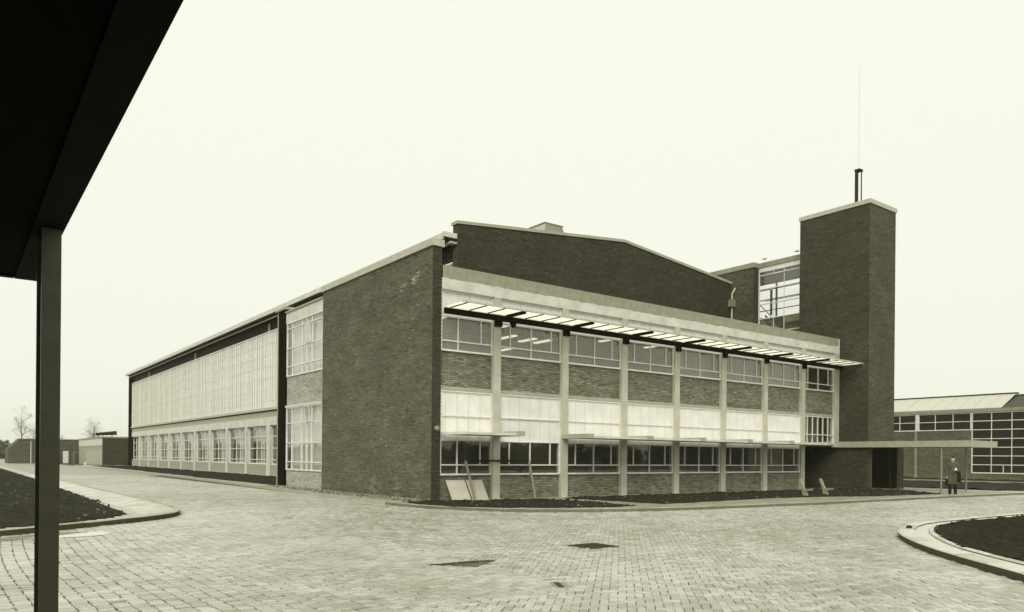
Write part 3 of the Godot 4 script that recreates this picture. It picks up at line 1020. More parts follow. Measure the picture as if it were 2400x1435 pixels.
# ---------------------------------------------------------------- the long hall behind
func build_hall() -> void:
	var o := thing("factory_hall", "long high production hall with a white glazed side and dark brick gable", "factory hall")
	var uz := Vector3(0, 0, 1)
	var nx := Vector3(-1, 0, 0)
	var X := 18.6
	block("base_wall", Vector3(X + 0.04, -0.1, -105.9), Vector3(X + 0.3, 0.90, -29.6), M.plaster, o)
	block("beam", Vector3(X, 3.78, -105.9), Vector3(X + 0.4, 4.39, -29.6), M.concrete_light, o)
	block("upper_beam", Vector3(X + 0.02, 4.40, -105.9), Vector3(X + 0.4, 4.78, -29.6), M.concrete, o)
	block("shadow_gap", Vector3(X + 0.2, 4.78, -105.9), Vector3(X + 0.4, 4.86, -29.6), M.louvre, o)
	block("curtain_sill", Vector3(X - 0.12, 4.87, -105.9), Vector3(X + 0.3, 5.06, -29.6), M.coping, o)
	block("curtain_head", Vector3(X - 0.02, 10.53, -105.9), Vector3(X + 0.2, 10.62, -29.6), M.white_paint, o)
	var hs := [5.065, 5.57, 6.45, 7.27, 8.08, 8.9, 9.72, 10.53]
	var wide := [0.0, 1.62, 2.69, 3.76, 5.15]
	for k in range(-5, 10):
		var zr := -54.57 - (k - 0) * 5.15    # right (near) end of this bay at its pilaster
		var near := zr > -47.0
		if zr - 5.15 > -30.0: continue
		var z_hi := minf(zr, -29.7)
		block("pilaster", Vector3(X - 0.02, -0.1, zr - (0.34 if k == 0 else 0.21)), Vector3(X + 0.28, 3.778, zr + (0.34 if k == 0 else 0.21)), M.concrete_light, o)
		# ground-floor window
		var a := zr - 5.15 + 0.21
		var b := minf(zr - 0.21, -29.8)
		if not near or zr < -40.0:
			var dv := []
			for q in [1.72, 2.85, 3.35, 4.36]: dv.append(a + q)
			window(o, Vector3(X + 0.24, 0, 0), uz, nx, a + 0.01, b - 0.01, [[0.91, 1.26, dv, "glass"], [1.26, 2.11, dv, "glass"], [2.11, 2.99, dv, "glass"], [2.99, 3.775, dv, "glass"]], 0.07)
			block("added_blind", Vector3(X + 0.31, 1.0, a + 1.45), Vector3(X + 0.32, 3.77, b - 0.02), M.added_blind, o)  # added sheet that brightens the panes like a sky reflection
		else:
			block("infill", Vector3(X + 0.1, 0.905, a), Vector3(X + 0.3, 3.778, b), M.plaster, o)
		# white glazed curtain wall above
		var cw := node("curtain_wall", o)
		var bars := MB.new()
		var gaskets := MB.new()
		for i in 4:
			var lo: float = zr - 5.15 + 5.15 - wide[i + 1]
			var hi: float = zr - wide[i]
			lo = maxf(lo, -105.8)
			hi = minf(hi, -29.7)
			if hi - lo < 0.1: continue
			bars.box(Vector3(X + 0.012, 7.8, lo + 0.03), Vector3(0.07, 5.46, 0.06 if i < 3 else 0.2))
			bars.box(Vector3(X + 0.02, 7.8, (lo + hi) / 2), Vector3(0.05, 5.46, 0.04))
			gaskets.box(Vector3(X + 0.026, 7.8, (lo + hi) / 2 + 0.032), Vector3(0.03, 5.44, 0.02))
			if hi - lo > 1.3:
				for q in [0.25, 0.75]: gaskets.box(Vector3(X + 0.026, 7.8, lerpf(lo, hi, q)), Vector3(0.03, 5.44, 0.02))
			gaskets.box(Vector3(X + 0.02, 7.8, lo + 0.085), Vector3(0.03, 5.44, 0.045))
			for r in 7:
				if near and r % 3 > 0: continue
				var y1: float = hs[r + 1] if not near else hs[mini(r + 3, 7)]
				var g := MB.new()
				g.box(Vector3(X + 0.035 + rng.randf() * 0.004, (hs[r] + y1) / 2, (lo + hi) / 2 + 0.03), Vector3(0.012, y1 - hs[r] - 0.014, hi - lo - 0.07), Basis(Vector3.UP, rng.randf_range(-0.006, 0.006)))
				part("pane", g, M.curtain_panel, cw)
			for r in range(1, 7): bars.box(Vector3(X + 0.025, hs[r], (lo + hi) / 2), Vector3(0.035, 0.02, hi - lo))
		part("mullions", bars, M.white_paint, cw)
		part("gaskets", gaskets, M.gasket, cw)
		if k % 4 == 0 and k > -4: block("hanger", Vector3(X - 0.05, 10.625, zr - 0.05), Vector3(X + 0.1, 11.2, zr + 0.05), M.pale_steel, o)
	block("curtain_backing", Vector3(X + 0.06, 5.07, -105.9), Vector3(X + 0.12, 10.53, -29.6), M.grey_steel, o)
	for i in 7: block("louvre", Vector3(X + 0.12, 10.64 + i * 0.115, -105.9), Vector3(X + 0.2, 10.70 + i * 0.115, -29.6), M.louvre, o)
	block("louvre_backing", Vector3(X + 0.24, 10.6, -105.9), Vector3(X + 0.35, 11.6, -29.6), M.black_paint, o)
	block("soffit", Vector3(17.94, 11.52, -106.2), Vector3(X + 0.35, 11.58, -29.3), M.louvre, o)
	block("fascia", Vector3(17.86, 11.50, -106.3), Vector3(17.935, 11.79, -29.28), M.concrete_light, o)
	var gt := MB.new()
	gt.tube(Vector3(18.28, 11.36, -106.2), Vector3(18.28, 11.36, -29.5), 0.055, 0.055, 8)
	part("gutter_pipe", gt, M.pale_steel, o)
	block("eave_end", Vector3(17.86, 11.60, -29.278), Vector3(18.56, 11.82, -29.15), M.concrete_light, o)
	block("eave_lip", Vector3(18.2, 11.34, -29.5), Vector3(18.56, 11.44, -29.15), M.concrete, o)
	block("end_pier", Vector3(18.3, -0.1, -106.5), Vector3(19.0, 11.5, -105.92), M.black_paint, o)
	# roof: two low slopes
	var rf := MB.new()
	var L := [Vector3(17.88, 11.80, -106.4), Vector3(17.88, 11.80, -29.4), Vector3(29.25, 13.05, -29.4), Vector3(29.25, 13.05, -106.4), Vector3(38.6, 12.0, -106.4), Vector3(38.6, 12.0, -29.4)]
	rf.quad(L[0], L[1], L[2], L[3]); rf.quad(L[3], L[2], L[5], L[4])
	part("roof", rf, M.felt, o)
	block("far_wall", Vector3(X + 0.4, -0.1, -106.4), Vector3(38.6, 12.0, -106.1), M.mortar, o)
	block("east_wall", Vector3(38.3, -0.1, -106.1), Vector3(38.58, 12.0, -32.1), M.mortar, o)
	block("hall_floor", Vector3(X + 0.3, -0.1, -106), Vector3(38.3, 0.1, -37.2), M.room_grey, o)
	block("inner_wall", Vector3(22.5, 0.1, -106), Vector3(22.7, 4.75, -37.2), M.room_dark, o)
	block("inner_floor", Vector3(X + 0.41, 4.4, -106), Vector3(22.5, 4.7, -37.2), M.room_dark, o)
	# gable
	var top := func(x: float) -> float: return (12.27 + (x - 18.57) * (13.32 - 12.27) / 10.68) if x < 29.25 else 13.32 - (x - 29.25) * (13.32 - 12.38) / 9.35
	var g := MB.new()
	g.prism(PackedVector2Array([Vector2(18.575, 7.5), Vector2(38.6, 7.5), Vector2(38.6, 12.37), Vector2(29.25, 13.31), Vector2(18.575, 12.26)]), Transform3D(Basis(), Vector3(0, 0, -29.108)), 0.42)
	var gw := part("gable_wall", g, M.mortar_dark, o)
	marks = []
	for i in 9: marks.append([Vector3(23.0 + i * 0.42 + rng.randf() * 0.3, 9.3 + rng.randf() * 0.5, -29.1), 0.35 + rng.randf() * 0.3, 0.9])
	lay_bricks(gw, Vector3(18.57, 7.9, -29.10), Vector3(1, 0, 0), Vector3(0, 0, 1), 20.0, 5.45, 0.082, 0.24, func(q: float) -> float: return top.call(18.57 + q) - 7.9)
	marks = []
	lay_bricks(gw, Vector3(18.567, 7.9, -29.53), uz, nx, 0.43, 4.35, 0.12, 0.24)
	var cp := MB.new()
	cp.prism(PackedVector2Array([Vector2(18.5, 12.27), Vector2(29.25, 13.325), Vector2(38.6, 12.385), Vector2(38.6, 12.53), Vector2(29.25, 13.47), Vector2(18.5, 12.41)]), Transform3D(Basis(), Vector3(0, 0, -29.05)), 0.53)
	part("gable_coping", cp, M.concrete, o)
	# rain pipe and box at the right end of the gable
	var pipe := MB.new()
	pipe.tube(Vector3(38.45, 7.9, -28.97), Vector3(38.45, 11.74, -28.97), 0.06, 0.06, 10)
	pipe.tube(Vector3(38.45, 11.74, -28.97), Vector3(38.62, 12.12, -28.85), 0.06, 0.06, 10)
	part("rain_pipe", pipe, M.pale_steel, o)
	var hop := MB.new()
	hop.bevelled(Vector3(38.42, 11.17, -28.94), Vector3(0.42, 0.44, 0.26), 0.03)
	part("rain_box", hop, M.grey_steel, o)
	# ventilator on the ridge
	var v := thing("roof_ventilator", "tapered louvred ventilator peeping over the dark gable", "ventilator", Vector3(26.0, 12.6, -31.3))
	var vb := MB.new()
	vb.hexa([Vector3(-0.95, 0, 0.4), Vector3(0.95, 0, 0.4), Vector3(0.95, 0, -1.6), Vector3(-0.95, 0, -1.6), Vector3(-0.6, 1.56, 0.1), Vector3(0.62, 1.56, 0.1), Vector3(0.62, 1.56, -1.3), Vector3(-0.6, 1.56, -1.3)])
	part("body", vb, M.pale_steel, v)
	for i in 11:
		var t := i / 10.0
		var sl := MB.new()
		sl.tube(Vector3(lerpf(-0.9, 0.9, t), 0.05, 0.40), Vector3(lerpf(-0.55, 0.56, t), 1.50, 0.13), 0.03, 0.03, 6)
		part("slat", sl, M.grey_steel, v)
	var vc := MB.new()
	vc.span(Vector3(-0.66, 1.562, -1.36), Vector3(0.68, 1.60, 0.16))
	part("cap", vc, M.pale_steel, v)

# ---------------------------------------------------------------- tower, stair house, canopy
func build_tower() -> void:
	var t := thing("brick_tower", "tall plain dark brick tower with a pale stone cap", "tower")
	var x0 := 38.5
	var x1 := 41.22
	var z0 := -24.4
	var z1 := -20.36
	var core := MB.new()
	core.span(Vector3(x0 + 0.008, -0.1, z0), Vector3(x0 + 0.3, 15.09, z1 - 0.008))
	core.span(Vector3(x0 + 0.302, 2.3, z1 - 0.3), Vector3(x1 - 0.008, 15.09, z1 - 0.008))
	core.span(Vector3(x1 - 0.3, -0.1, z0 + 0.3), Vector3(x1 - 0.008, 15.09, z1 - 0.302))
	core.span(Vector3(x0 + 0.302, -0.1, z0), Vector3(x1 - 0.008, 15.09, z0 + 0.298))
	core.span(Vector3(x1 - 0.34, -0.1, z1 - 0.3), Vector3(x1 - 0.008, 2.298, z1 - 0.008))
	var w := part("tower_wall", core, M.mortar_dark, t)
	lay_bricks(w, Vector3(x0, 0, z0), Vector3(0, 0, 1), Vector3(-1, 0, 0), z1 - z0, 15.08, 0.10, 0.22)
	lay_bricks(w, Vector3(x0, 0, z1), Vector3(1, 0, 0), Vector3(0, 0, 1), x1 - x0, 15.08, 0.15, 0.2, null, [Rect2(0.27, -1, 2.1, 3.29)])
	lay_bricks(w, Vector3(x1, 0, z1), Vector3(0, 0, -1), Vector3(1, 0, 0), z1 - z0, 15.08, 0.15, 0.2)
	block("cap", Vector3(x0 - 0.05, 15.092, z0 - 0.05), Vector3(x1 + 0.05, 15.32, z1 + 0.05), M.coping, t)
	block("inner_floor", Vector3(x0 + 0.3, 0.0, z0 + 0.3), Vector3(x1 - 0.3, 0.06, z1 - 0.3), M.room_dark, t)
	var jb := block("entrance_pier", Vector3(40.89, -0.1, -20.33), Vector3(41.62, 2.288, -20.02), M.mortar_dark, t)
	lay_bricks(jb, Vector3(40.89, 0, -20.012), Vector3(1, 0, 0), Vector3(0, 0, 1), 0.73, 2.28, 0.15, 0.2)
	block("entrance_jamb", Vector3(38.66, -0.1, -20.352), Vector3(38.77, 2.288, -20.28), M.mortar, t)
	var m := thing("roof_mast", "narrow two-legged mast frame with a thin rod above the tower", "mast", Vector3(38.86, 15.32, -21.2))
	var a := MB.new()
	a.bevelled(Vector3(-0.08, 0.88, -0.06), Vector3(0.13, 1.76, 0.13), 0.01)
	part("leg", a, M.dark_steel, m)
	var b := MB.new()
	b.bevelled(Vector3(0.13, 0.88, 0.09), Vector3(0.045, 1.76, 0.045), 0.01)
	part("leg", b, M.dark_steel, m)
	var c := MB.new()
	c.bevelled(Vector3(0.02, 1.80, 0.0), Vector3(0.36, 0.1, 0.3), 0.01)
	part("head", c, M.dark_steel, m)
	var r := MB.new()
	r.tube(Vector3(0.02, 1.85, 0), Vector3(0.02, 7.5, 0), 0.010, 0.006, 6)
	part("rod", r, M.pale_steel, m)
	# stair house between hall and tower
	var s := thing("stair_house", "roof-level brick and glass stair house beside the tower", "stair house")
	var wx := 38.6
	var sw := block("brick_wall", Vector3(wx + 0.008, 7.5, -32.0), Vector3(wx + 0.35, 13.14, -27.54), M.mortar_dark, s)
	lay_bricks(sw, Vector3(wx, 7.6, -32.0), Vector3(0, 0, 1), Vector3(-1, 0, 0), 4.47, 5.53, 0.16, 0.26)
	var ret := block("return_wall", Vector3(wx + 0.352, 7.5, -28.0), Vector3(wx + 0.50, 13.14, -27.54), M.mortar_dark, s)
	lay_bricks(ret, Vector3(wx, 7.6, -27.532), Vector3(1, 0, 0), Vector3(0, 0, 1), 0.5, 5.53, 0.09, 0.2)
	block("roof", Vector3(wx - 0.05, 13.145, -32.05), Vector3(42.6, 13.43, -27.48), M.concrete_dark, s)
	block("roof", Vector3(39.05, 13.147, -27.478), Vector3(42.6, 13.428, -24.42), M.concrete_dark, s)
	block("head_band", Vector3(39.10, 12.93, -27.52), Vector3(39.2, 13.144, -24.42), M.white_paint, s)
	window(s, Vector3(39.12, 0, 0), Vector3(0, 0, 1), Vector3(-1, 0, 0), -27.52, -24.42, [[7.9, 9.2, [-26.5, -25.8], "clear"], [9.2, 10.05, [-26.5, -25.8], "clear"], [10.05, 10.93, [-26.5, -25.8], "clear"], [10.93, 11.83, [-25.8], "clear"], [11.83, 12.66, [-25.8], "clear"], [12.66, 12.928, [-26.5, -25.8], "clear"]], 0.06, "clear_glass")
	block("far_sill_wall", Vector3(42.4, 7.5, -32.0), Vector3(42.58, 10.75, -24.42), M.room_grey, s)
	block("far_head", Vector3(42.4, 12.98, -32.0), Vector3(42.58, 13.14, -24.42), M.room_pale, s)
	block("back_wall", Vector3(38.95, 7.5, -32.1), Vector3(42.6, 13.14, -32.0), M.room_pale, s)
	for z in [-31.6, -30.3, -28.6, -26.9]: block("post", Vector3(42.42, 10.752, z), Vector3(42.52, 12.978, z + 0.09), M.grey_steel, s)
	block("ceiling", Vector3(39.2, 13.05, -31.98), Vector3(42.38, 13.142, -24.42), M.room_pale, s)
	for y in [11.25, 11.95, 12.6]: block("far_bar", Vector3(42.44, y, -31.9), Vector3(42.5, y + 0.05, -24.42), M.grey_steel, s)
	block("stair_floor", Vector3(39.2, 7.5, -32.0), Vector3(42.4, 8.05, -24.42), M.room_dark, s)
	block("landing", Vector3(39.6, 9.75, -26.1), Vector3(42.3, 10.1, -24.42), M.room_grey, s)
	var stair := MB.new()
	for x in [39.55, 40.6]:
		stair.hexa([Vector3(x, 10.35, -28.1), Vector3(x + 0.06, 10.35, -28.1), Vector3(x + 0.06, 8.05, -25.9), Vector3(x, 8.05, -25.9), Vector3(x, 10.62, -28.1), Vector3(x + 0.06, 10.62, -28.1), Vector3(x + 0.06, 8.32, -25.9), Vector3(x, 8.32, -25.9)])
	for i in 11: stair.box(Vector3(40.1, 8.25 + i * 0.2, -26.0 - i * 0.19), Vector3(1.0, 0.04, 0.24))
	part("stair_flight", stair, M.grey_steel, s)
	var rail := MB.new()
	rail.tube(Vector3(39.58, 9.1, -25.9), Vector3(39.58, 11.4, -28.1), 0.025, 0.025, 6)
	rail.tube(Vector3(39.58, 11.2, -27.4), Vector3(39.58, 11.2, -24.5), 0.02, 0.02, 6)
	rail.box(Vector3(39.7, 11.1, -27.05), Vector3(0.1, 1.5, 0.1))
	part("hand_rail", rail, M.dark_steel, s)
	# entrance canopy
	var e := thing("entrance_canopy", "flat concrete entrance canopy on two thin posts beside the tower", "canopy")
	block("roof_slab", Vector3(38.36, 2.292, -21.9), Vector3(41.25, 2.58, -15.39), M.concrete_dark, e)
	block("fascia", Vector3(38.3, 2.286, -21.93), Vector3(38.358, 2.59, -15.392), M.concrete, e)
	block("fascia", Vector3(38.3, 2.286, -15.39), Vector3(41.3, 2.592, -15.33), M.concrete, e)
	for x in [38.41, 41.15]:
		var p := MB.new()
		p.tube(Vector3(x, 0.0, -16.68), Vector3(x, 2.29, -16.68), 0.045, 0.045, 10)
		part("post", p, M.grey_steel, e)
		var f := MB.new()
		f.tube(Vector3(x, 0.05, -16.68), Vector3(x, 0.10, -16.68), 0.3 if x > 40 else 0.1, 0.22 if x > 40 else 0.08, 14)
		part("post_foot", f, M.kerb, e)

# ---------------------------------------------------------------- buildings farther off
func build_far() -> void:
	var o := thing("workshop_building", "low workshop with pale metal skylight roof and large steel windows, far right", "workshop")
	var nx := Vector3(-1, 0, 0)
	var uz := Vector3(0, 0, 1)
	var X := 68.0
	var w := block("wall", Vector3(X + 0.008, -0.1, -62), Vector3(X + 0.3, 4.18, -27.18), M.mortar, o)
	lay_bricks(w, Vector3(X, 0, -34.6), uz, nx, 7.4, 4.17, 0.24, 0.2)
	var w2 := block("low_wall", Vector3(X + 0.008, -0.1, -27.17), Vector3(X + 0.3, 0.60, -10), M.mortar, o)
	lay_bricks(w2, Vector3(X, 0, -27.17), uz, nx, 6.0, 0.59, 0.26, 0.2)
	for z in [-31.75, -37.0, -42.2]: block("pier", Vector3(X - 0.06, -0.1, z), Vector3(X + 0.1, 4.17, z + 0.2), M.concrete_dark, o)
	for k in 6:
		var hi := -27.2 - k * 4.45
		window(o, Vector3(X, 0, 0), uz, nx, hi - 4.25, hi, [[4.19, 4.93, [hi - 1.42, hi - 2.85], "glass"], [4.93, 5.66, [hi - 1.42, hi - 2.85], "glass"]], 0.07)
		block("window_post", Vector3(X - 0.07, 4.18, hi - 4.45), Vector3(X + 0.05, 5.67, hi - 4.252), M.white_paint, o)
	var dv := []
	for i in range(1, 11): dv.append(-27.15 + 1.47 * i)
	var dv2 := dv.duplicate()
	dv2.append(-27.15 + 2.35)
	dv2.sort()
	window(o, Vector3(X, 0, 0), uz, nx, -27.17, -10.9, [[0.61, 1.33, dv2, "glass"], [1.33, 2.06, dv, "glass"], [2.06, 2.76, dv, "glass"], [2.76, 3.47, dv, "glass"], [3.47, 4.21, dv, "glass"], [4.21, 4.93, dv, "glass"], [4.93, 5.66, dv, "glass"]], 0.08)
	block("eave", Vector3(X - 0.1, 5.675, -62), Vector3(X + 0.4, 5.95, -10), M.concrete_dark, o)
	var a := Vector3(X - 0.05, 5.96, 0)
	var b := Vector3(X + 3.0, 7.28, 0)
	var d := (b - a)
	var bs := Basis(d.normalized(), d.normalized().cross(Vector3(0, 0, -1)) * -1.0, Vector3(0, 0, 1))
	for i in 34:
		var z := -24.95 - i * 1.1
		var p := MB.new()
		p.box((a + b) / 2 + Vector3(0, rng.randf() * 0.01, z - 0.55), Vector3(d.length(), 0.03, 1.07), bs)
		part("roof_panel", p, M.roof_metal if rng.randf() < 0.75 else M.kerb_pale, o)
	block("ridge_cap", Vector3(X + 2.9, 7.26, -62.2), Vector3(X + 3.4, 7.38, -24.9), M.dark_steel, o)
	var fr := MB.new()
	fr.hexa([Vector3(X, 5.955, -62.2), Vector3(X, 5.955, -10), Vector3(X + 12, 5.955, -10), Vector3(X + 12, 5.955, -62.2), Vector3(X + 0.1, 5.9551, -62.2), Vector3(X + 0.1, 5.9551, -10), Vector3(X + 11, 6.0, -10), Vector3(X + 11, 6.0, -62.2)].slice(0, 8))
	part("roof_deck", fr, M.felt, o)
	var fs := MB.new()
	fs.quad(Vector3(X - 0.05, 5.96, -24.92), Vector3(X - 0.05, 5.96, -10), Vector3(X + 3.0, 7.1, -10), Vector3(X + 3.0, 7.1, -24.92))
	fs.quad(Vector3(X + 3.0, 7.2, -62), Vector3(X + 3.0, 7.2, -10), Vector3(X + 12, 6.0, -10), Vector3(X + 12, 6.0, -62))
	part("felt_roof", fs, M.felt, o)
	block("inner_wall", Vector3(X + 9, 0, -62), Vector3(X + 9.2, 6, -10), M.room_dark, o)
	block("inner_floor", Vector3(X + 0.3, -0.05, -62), Vector3(X + 9, 0.1, -10), M.room_dark, o)
	# low block beyond the hall
	var l := thing("low_building", "low flat-roofed block with pale doors just beyond the hall", "building")
	var lx := 16.65
	var lz := -115.03
	var lw := block("side_wall", Vector3(lx, -0.1, lz - 0.3), Vector3(30, 3.72, lz - 0.008), M.mortar_dark, l)
	lay_bricks(lw, Vector3(lx, 0, lz), Vector3(1, 0, 0), Vector3(0, 0, 1), 4.5, 3.7, 0.11, 0.22)
	block("front_wall", Vector3(lx + 0.02, -0.1, -138.5), Vector3(lx + 0.3, 2.72, lz - 0.302), M.plaster, l)
	block("roof", Vector3(lx - 0.1, 3.725, -138.6), Vector3(30, 3.95, lz + 0.1), M.concrete_dark, l)
	for i in 8: block("fascia_panel", Vector3(lx - 0.03, 2.73, lz - 0.35 - (i + 1) * 2.88), Vector3(lx + 0.2, 3.72, lz - 0.4 - i * 2.88), M.concrete_light, l)
	for i in 7: block("door", Vector3(lx - 0.03, 0.1, lz - 2.4 - i * 2.1), Vector3(lx + 0.05, 2.15, lz - 1.3 - i * 2.1), M.coping, l)
	var tk := thing("roof_duct", "dark segmented duct lying on the low block's roof", "duct", Vector3(17.2, 4.3, -117.2))
	for i in 5:
		var q := MB.new()
		q.tube(Vector3(-1.1 + i * 0.52, 0.05 * i, 0), Vector3(-0.62 + i * 0.52, 0.05 * i, 0), 0.2 + 0.02 * i, 0.22 + 0.02 * i, 10)
		part("segment", q, M.dark_steel, tk)
	var st := MB.new()
	for x in [-0.8, 0.9]: st.tube(Vector3(x, -0.36, 0), Vector3(x, 0.0, 0), 0.06, 0.06, 6)
	part("support", st, M.dark_steel, tk)
	var l2 := thing("brick_shed", "long low brick shed with a sloping left end in the far distance", "shed")
	var sh := MB.new()
	sh.prism(PackedVector2Array([Vector2(7.4, -0.1), Vector2(19, -0.1), Vector2(19, 3.8), Vector2(8.86, 3.72), Vector2(7.42, 2.3)]), Transform3D(Basis(), Vector3(0, 0, -142.31)), 9.0)
	var sp := part("wall", sh, M.mortar, l2)
	lay_bricks(sp, Vector3(7.4, 0, -142.3), Vector3(1, 0, 0), Vector3(0, 0, 1), 10.5, 3.7, 0.17, 0.2, func(q: float) -> float: return minf(3.72, 2.3 + q * 0.97))
	block("roof_edge", Vector3(8.8, 3.81, -151.4), Vector3(19.05, 3.95, -142.2), M.concrete, l2)
	block("door", Vector3(14.83, 0.0, -142.3), Vector3(15.61, 1.98, -142.22), M.white_paint, l2)
	block("crate", Vector3(13.6, 0.0, -142.3), Vector3(14.3, 0.9, -142.0), M.plaster, l2)
	var bin := thing("dark_bin", "dark upright bin at the shed wall beside the low block", "bin", Vector3(16.2, 0, -139.5))
	var bm := MB.new()
	bm.tube(Vector3(0, 0, 0), Vector3(0, 1.5, 0), 0.36, 0.36, 12)
	bm.ball(Vector3(0, 1.6, 0), Vector3(0.4, 0.3, 0.4), 6)
	part("drum", bm, M.furniture, bin)
	var fp := thing("white_pole", "thin white pole standing before the distant shed", "pole", Vector3(10.1, 0, -138))
	var fm := MB.new()
	fm.tube(Vector3(0, 0, 0), Vector3(0, 3.5, 0), 0.055, 0.04, 8)
	part("pole", fm, M.white_paint, fp)
	# bare trees
	tree("tall bare tree rising behind the distant shed", Vector3(10.6, 0, -170), 10.2, 31, 0.0)
	tree("bare spreading tree behind the low block's roof, its left trunk", Vector3(22.4, 0, -170), 8.6, 47, 0.1)
	tree("bare tree behind the dark roof duct", Vector3(23.9, 0, -172), 8.0, 53, -0.1)
	tree("faint small bare tree behind the far end of the shed roof", Vector3(18.4, 0, -178), 6.4, 59, 0.0)
	tree("bare thin tree between the tall one and the near post", Vector3(13.6, 0, -176), 7.6, 61, 0.05)
	treeline()

func tree(label: String, at: Vector3, h: float, seed_: int, lean: float) -> void:
	var t := thing("bare_tree", label, "tree", at, "bare trees beyond the far buildings")
	var r := RandomNumberGenerator.new()
	r.seed = seed_
	var trunk := MB.new()
	var crown := MB.new()
	var dir := Vector3(lean, 1, 0).normalized()
	var p := Vector3.ZERO
	var rad := 0.017 * h
	var n := 7
	for i in n:
		var q := p + dir * h * 0.85 / n
		trunk.tube(p, q, rad, rad * 0.78, 6, false)
		rad *= 0.78
		if i > 1:
			for k in 4: limb(crown, q, (dir + Vector3(r.randfn(0, 0.7), r.randf_range(-0.1, 0.4), r.randfn(0, 0.7))).normalized(), h * 0.3 * (1.0 - 0.075 * i), rad * 0.5, 4, r)
		dir = (dir + Vector3(r.randfn(0, 0.1), 0.1, r.randfn(0, 0.1))).normalized()
		p = q
	part("trunk", trunk, M.bark, t)
	part("crown", crown, M.bark, t)

func limb(b: MB, p: Vector3, d: Vector3, l: float, r0: float, depth: int, r: RandomNumberGenerator) -> void:
	var q := p + d * l * 0.5
	b.tube(p, q, r0, r0 * 0.6, 4, false)
	if depth == 0: return
	for k in 3:
		limb(b, q, (d + Vector3(r.randfn(0, 0.5), r.randf_range(-0.1, 0.35), r.randfn(0, 0.5))).normalized(), l * 0.66, r0 * 0.55, depth - 1, r)

func treeline() -> void:
	var r := RandomNumberGenerator.new()
	r.seed = 5
	var b := MB.new()
	for i in 260:
		var c := Vector3(r.randfn(0, 1), r.randfn(0, 1), r.randfn(0, 1)).normalized() * pow(r.randf(), 0.4)
		var e := Vector3(r.randfn(0, 1), r.randfn(0, 1), r.randfn(0, 1)) * 0.14
		var f := Vector3(r.randfn(0, 1), r.randfn(0, 1), r.randfn(0, 1)) * 0.14
		b.tri(c - e, c + e, c + f)
	var mesh := b.mesh()
	var xf := []
	var cols := PackedColorArray()
	var line := resample([[12, -262], [-60, -268], [-170, -240], [-230, -120], [-240, 20], [-160, 150], [0, 190], [110, 150], [170, 60], [160, -10]], 3.1)
	for q in line:
		for k in 3:
			var s := r.randf_range(1.8, 3.4)
			xf.append(Transform3D(Basis.from_euler(Vector3(0, r.randf() * 6, 0)).scaled(Vector3(s, s * r.randf_range(0.8, 1.5), s)), Vector3(q.x + r.randfn(0, 3), s * 0.6 + r.randf() * 1.0, q.y + r.randfn(0, 3))))
			cols.append(tone(0.17))
	var o := copies("treeline", mesh, M.twigs, xf, cols, self)
	o.set_meta("label", "dark belt of trees closing the horizon round the works")

# ---------------------------------------------------------------- foreground shelter
func build_shelter() -> void:
	var s := thing("shelter", "dark flat shelter roof on a thin steel post over the viewpoint", "shelter")
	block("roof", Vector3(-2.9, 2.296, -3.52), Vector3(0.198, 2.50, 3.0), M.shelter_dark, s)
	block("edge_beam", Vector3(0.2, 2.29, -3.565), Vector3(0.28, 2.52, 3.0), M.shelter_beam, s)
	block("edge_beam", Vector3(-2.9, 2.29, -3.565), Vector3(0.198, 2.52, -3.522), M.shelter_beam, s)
	var p := MB.new()
	var z := -2.69
	p.span(Vector3(0.220, -0.05, z - 0.012), Vector3(0.272, 2.288, z))
	p.span(Vector3(0.241, -0.05, z - 0.148), Vector3(0.251, 2.288, z - 0.0125))
	p.span(Vector3(0.220, -0.05, z - 0.16), Vector3(0.272, 2.288, z - 0.1485))
	part("post", p, M.post_paint, s)
	for q in [[-2.8, -2.69], [-2.8, 2.6], [0.246, 2.6]]:
		var b := MB.new()
		b.span(Vector3(q[0] - 0.026, -0.05, q[1] - 0.08), Vector3(q[0] + 0.026, 2.288, q[1] + 0.08))
		part("post", b, M.post_paint, s)

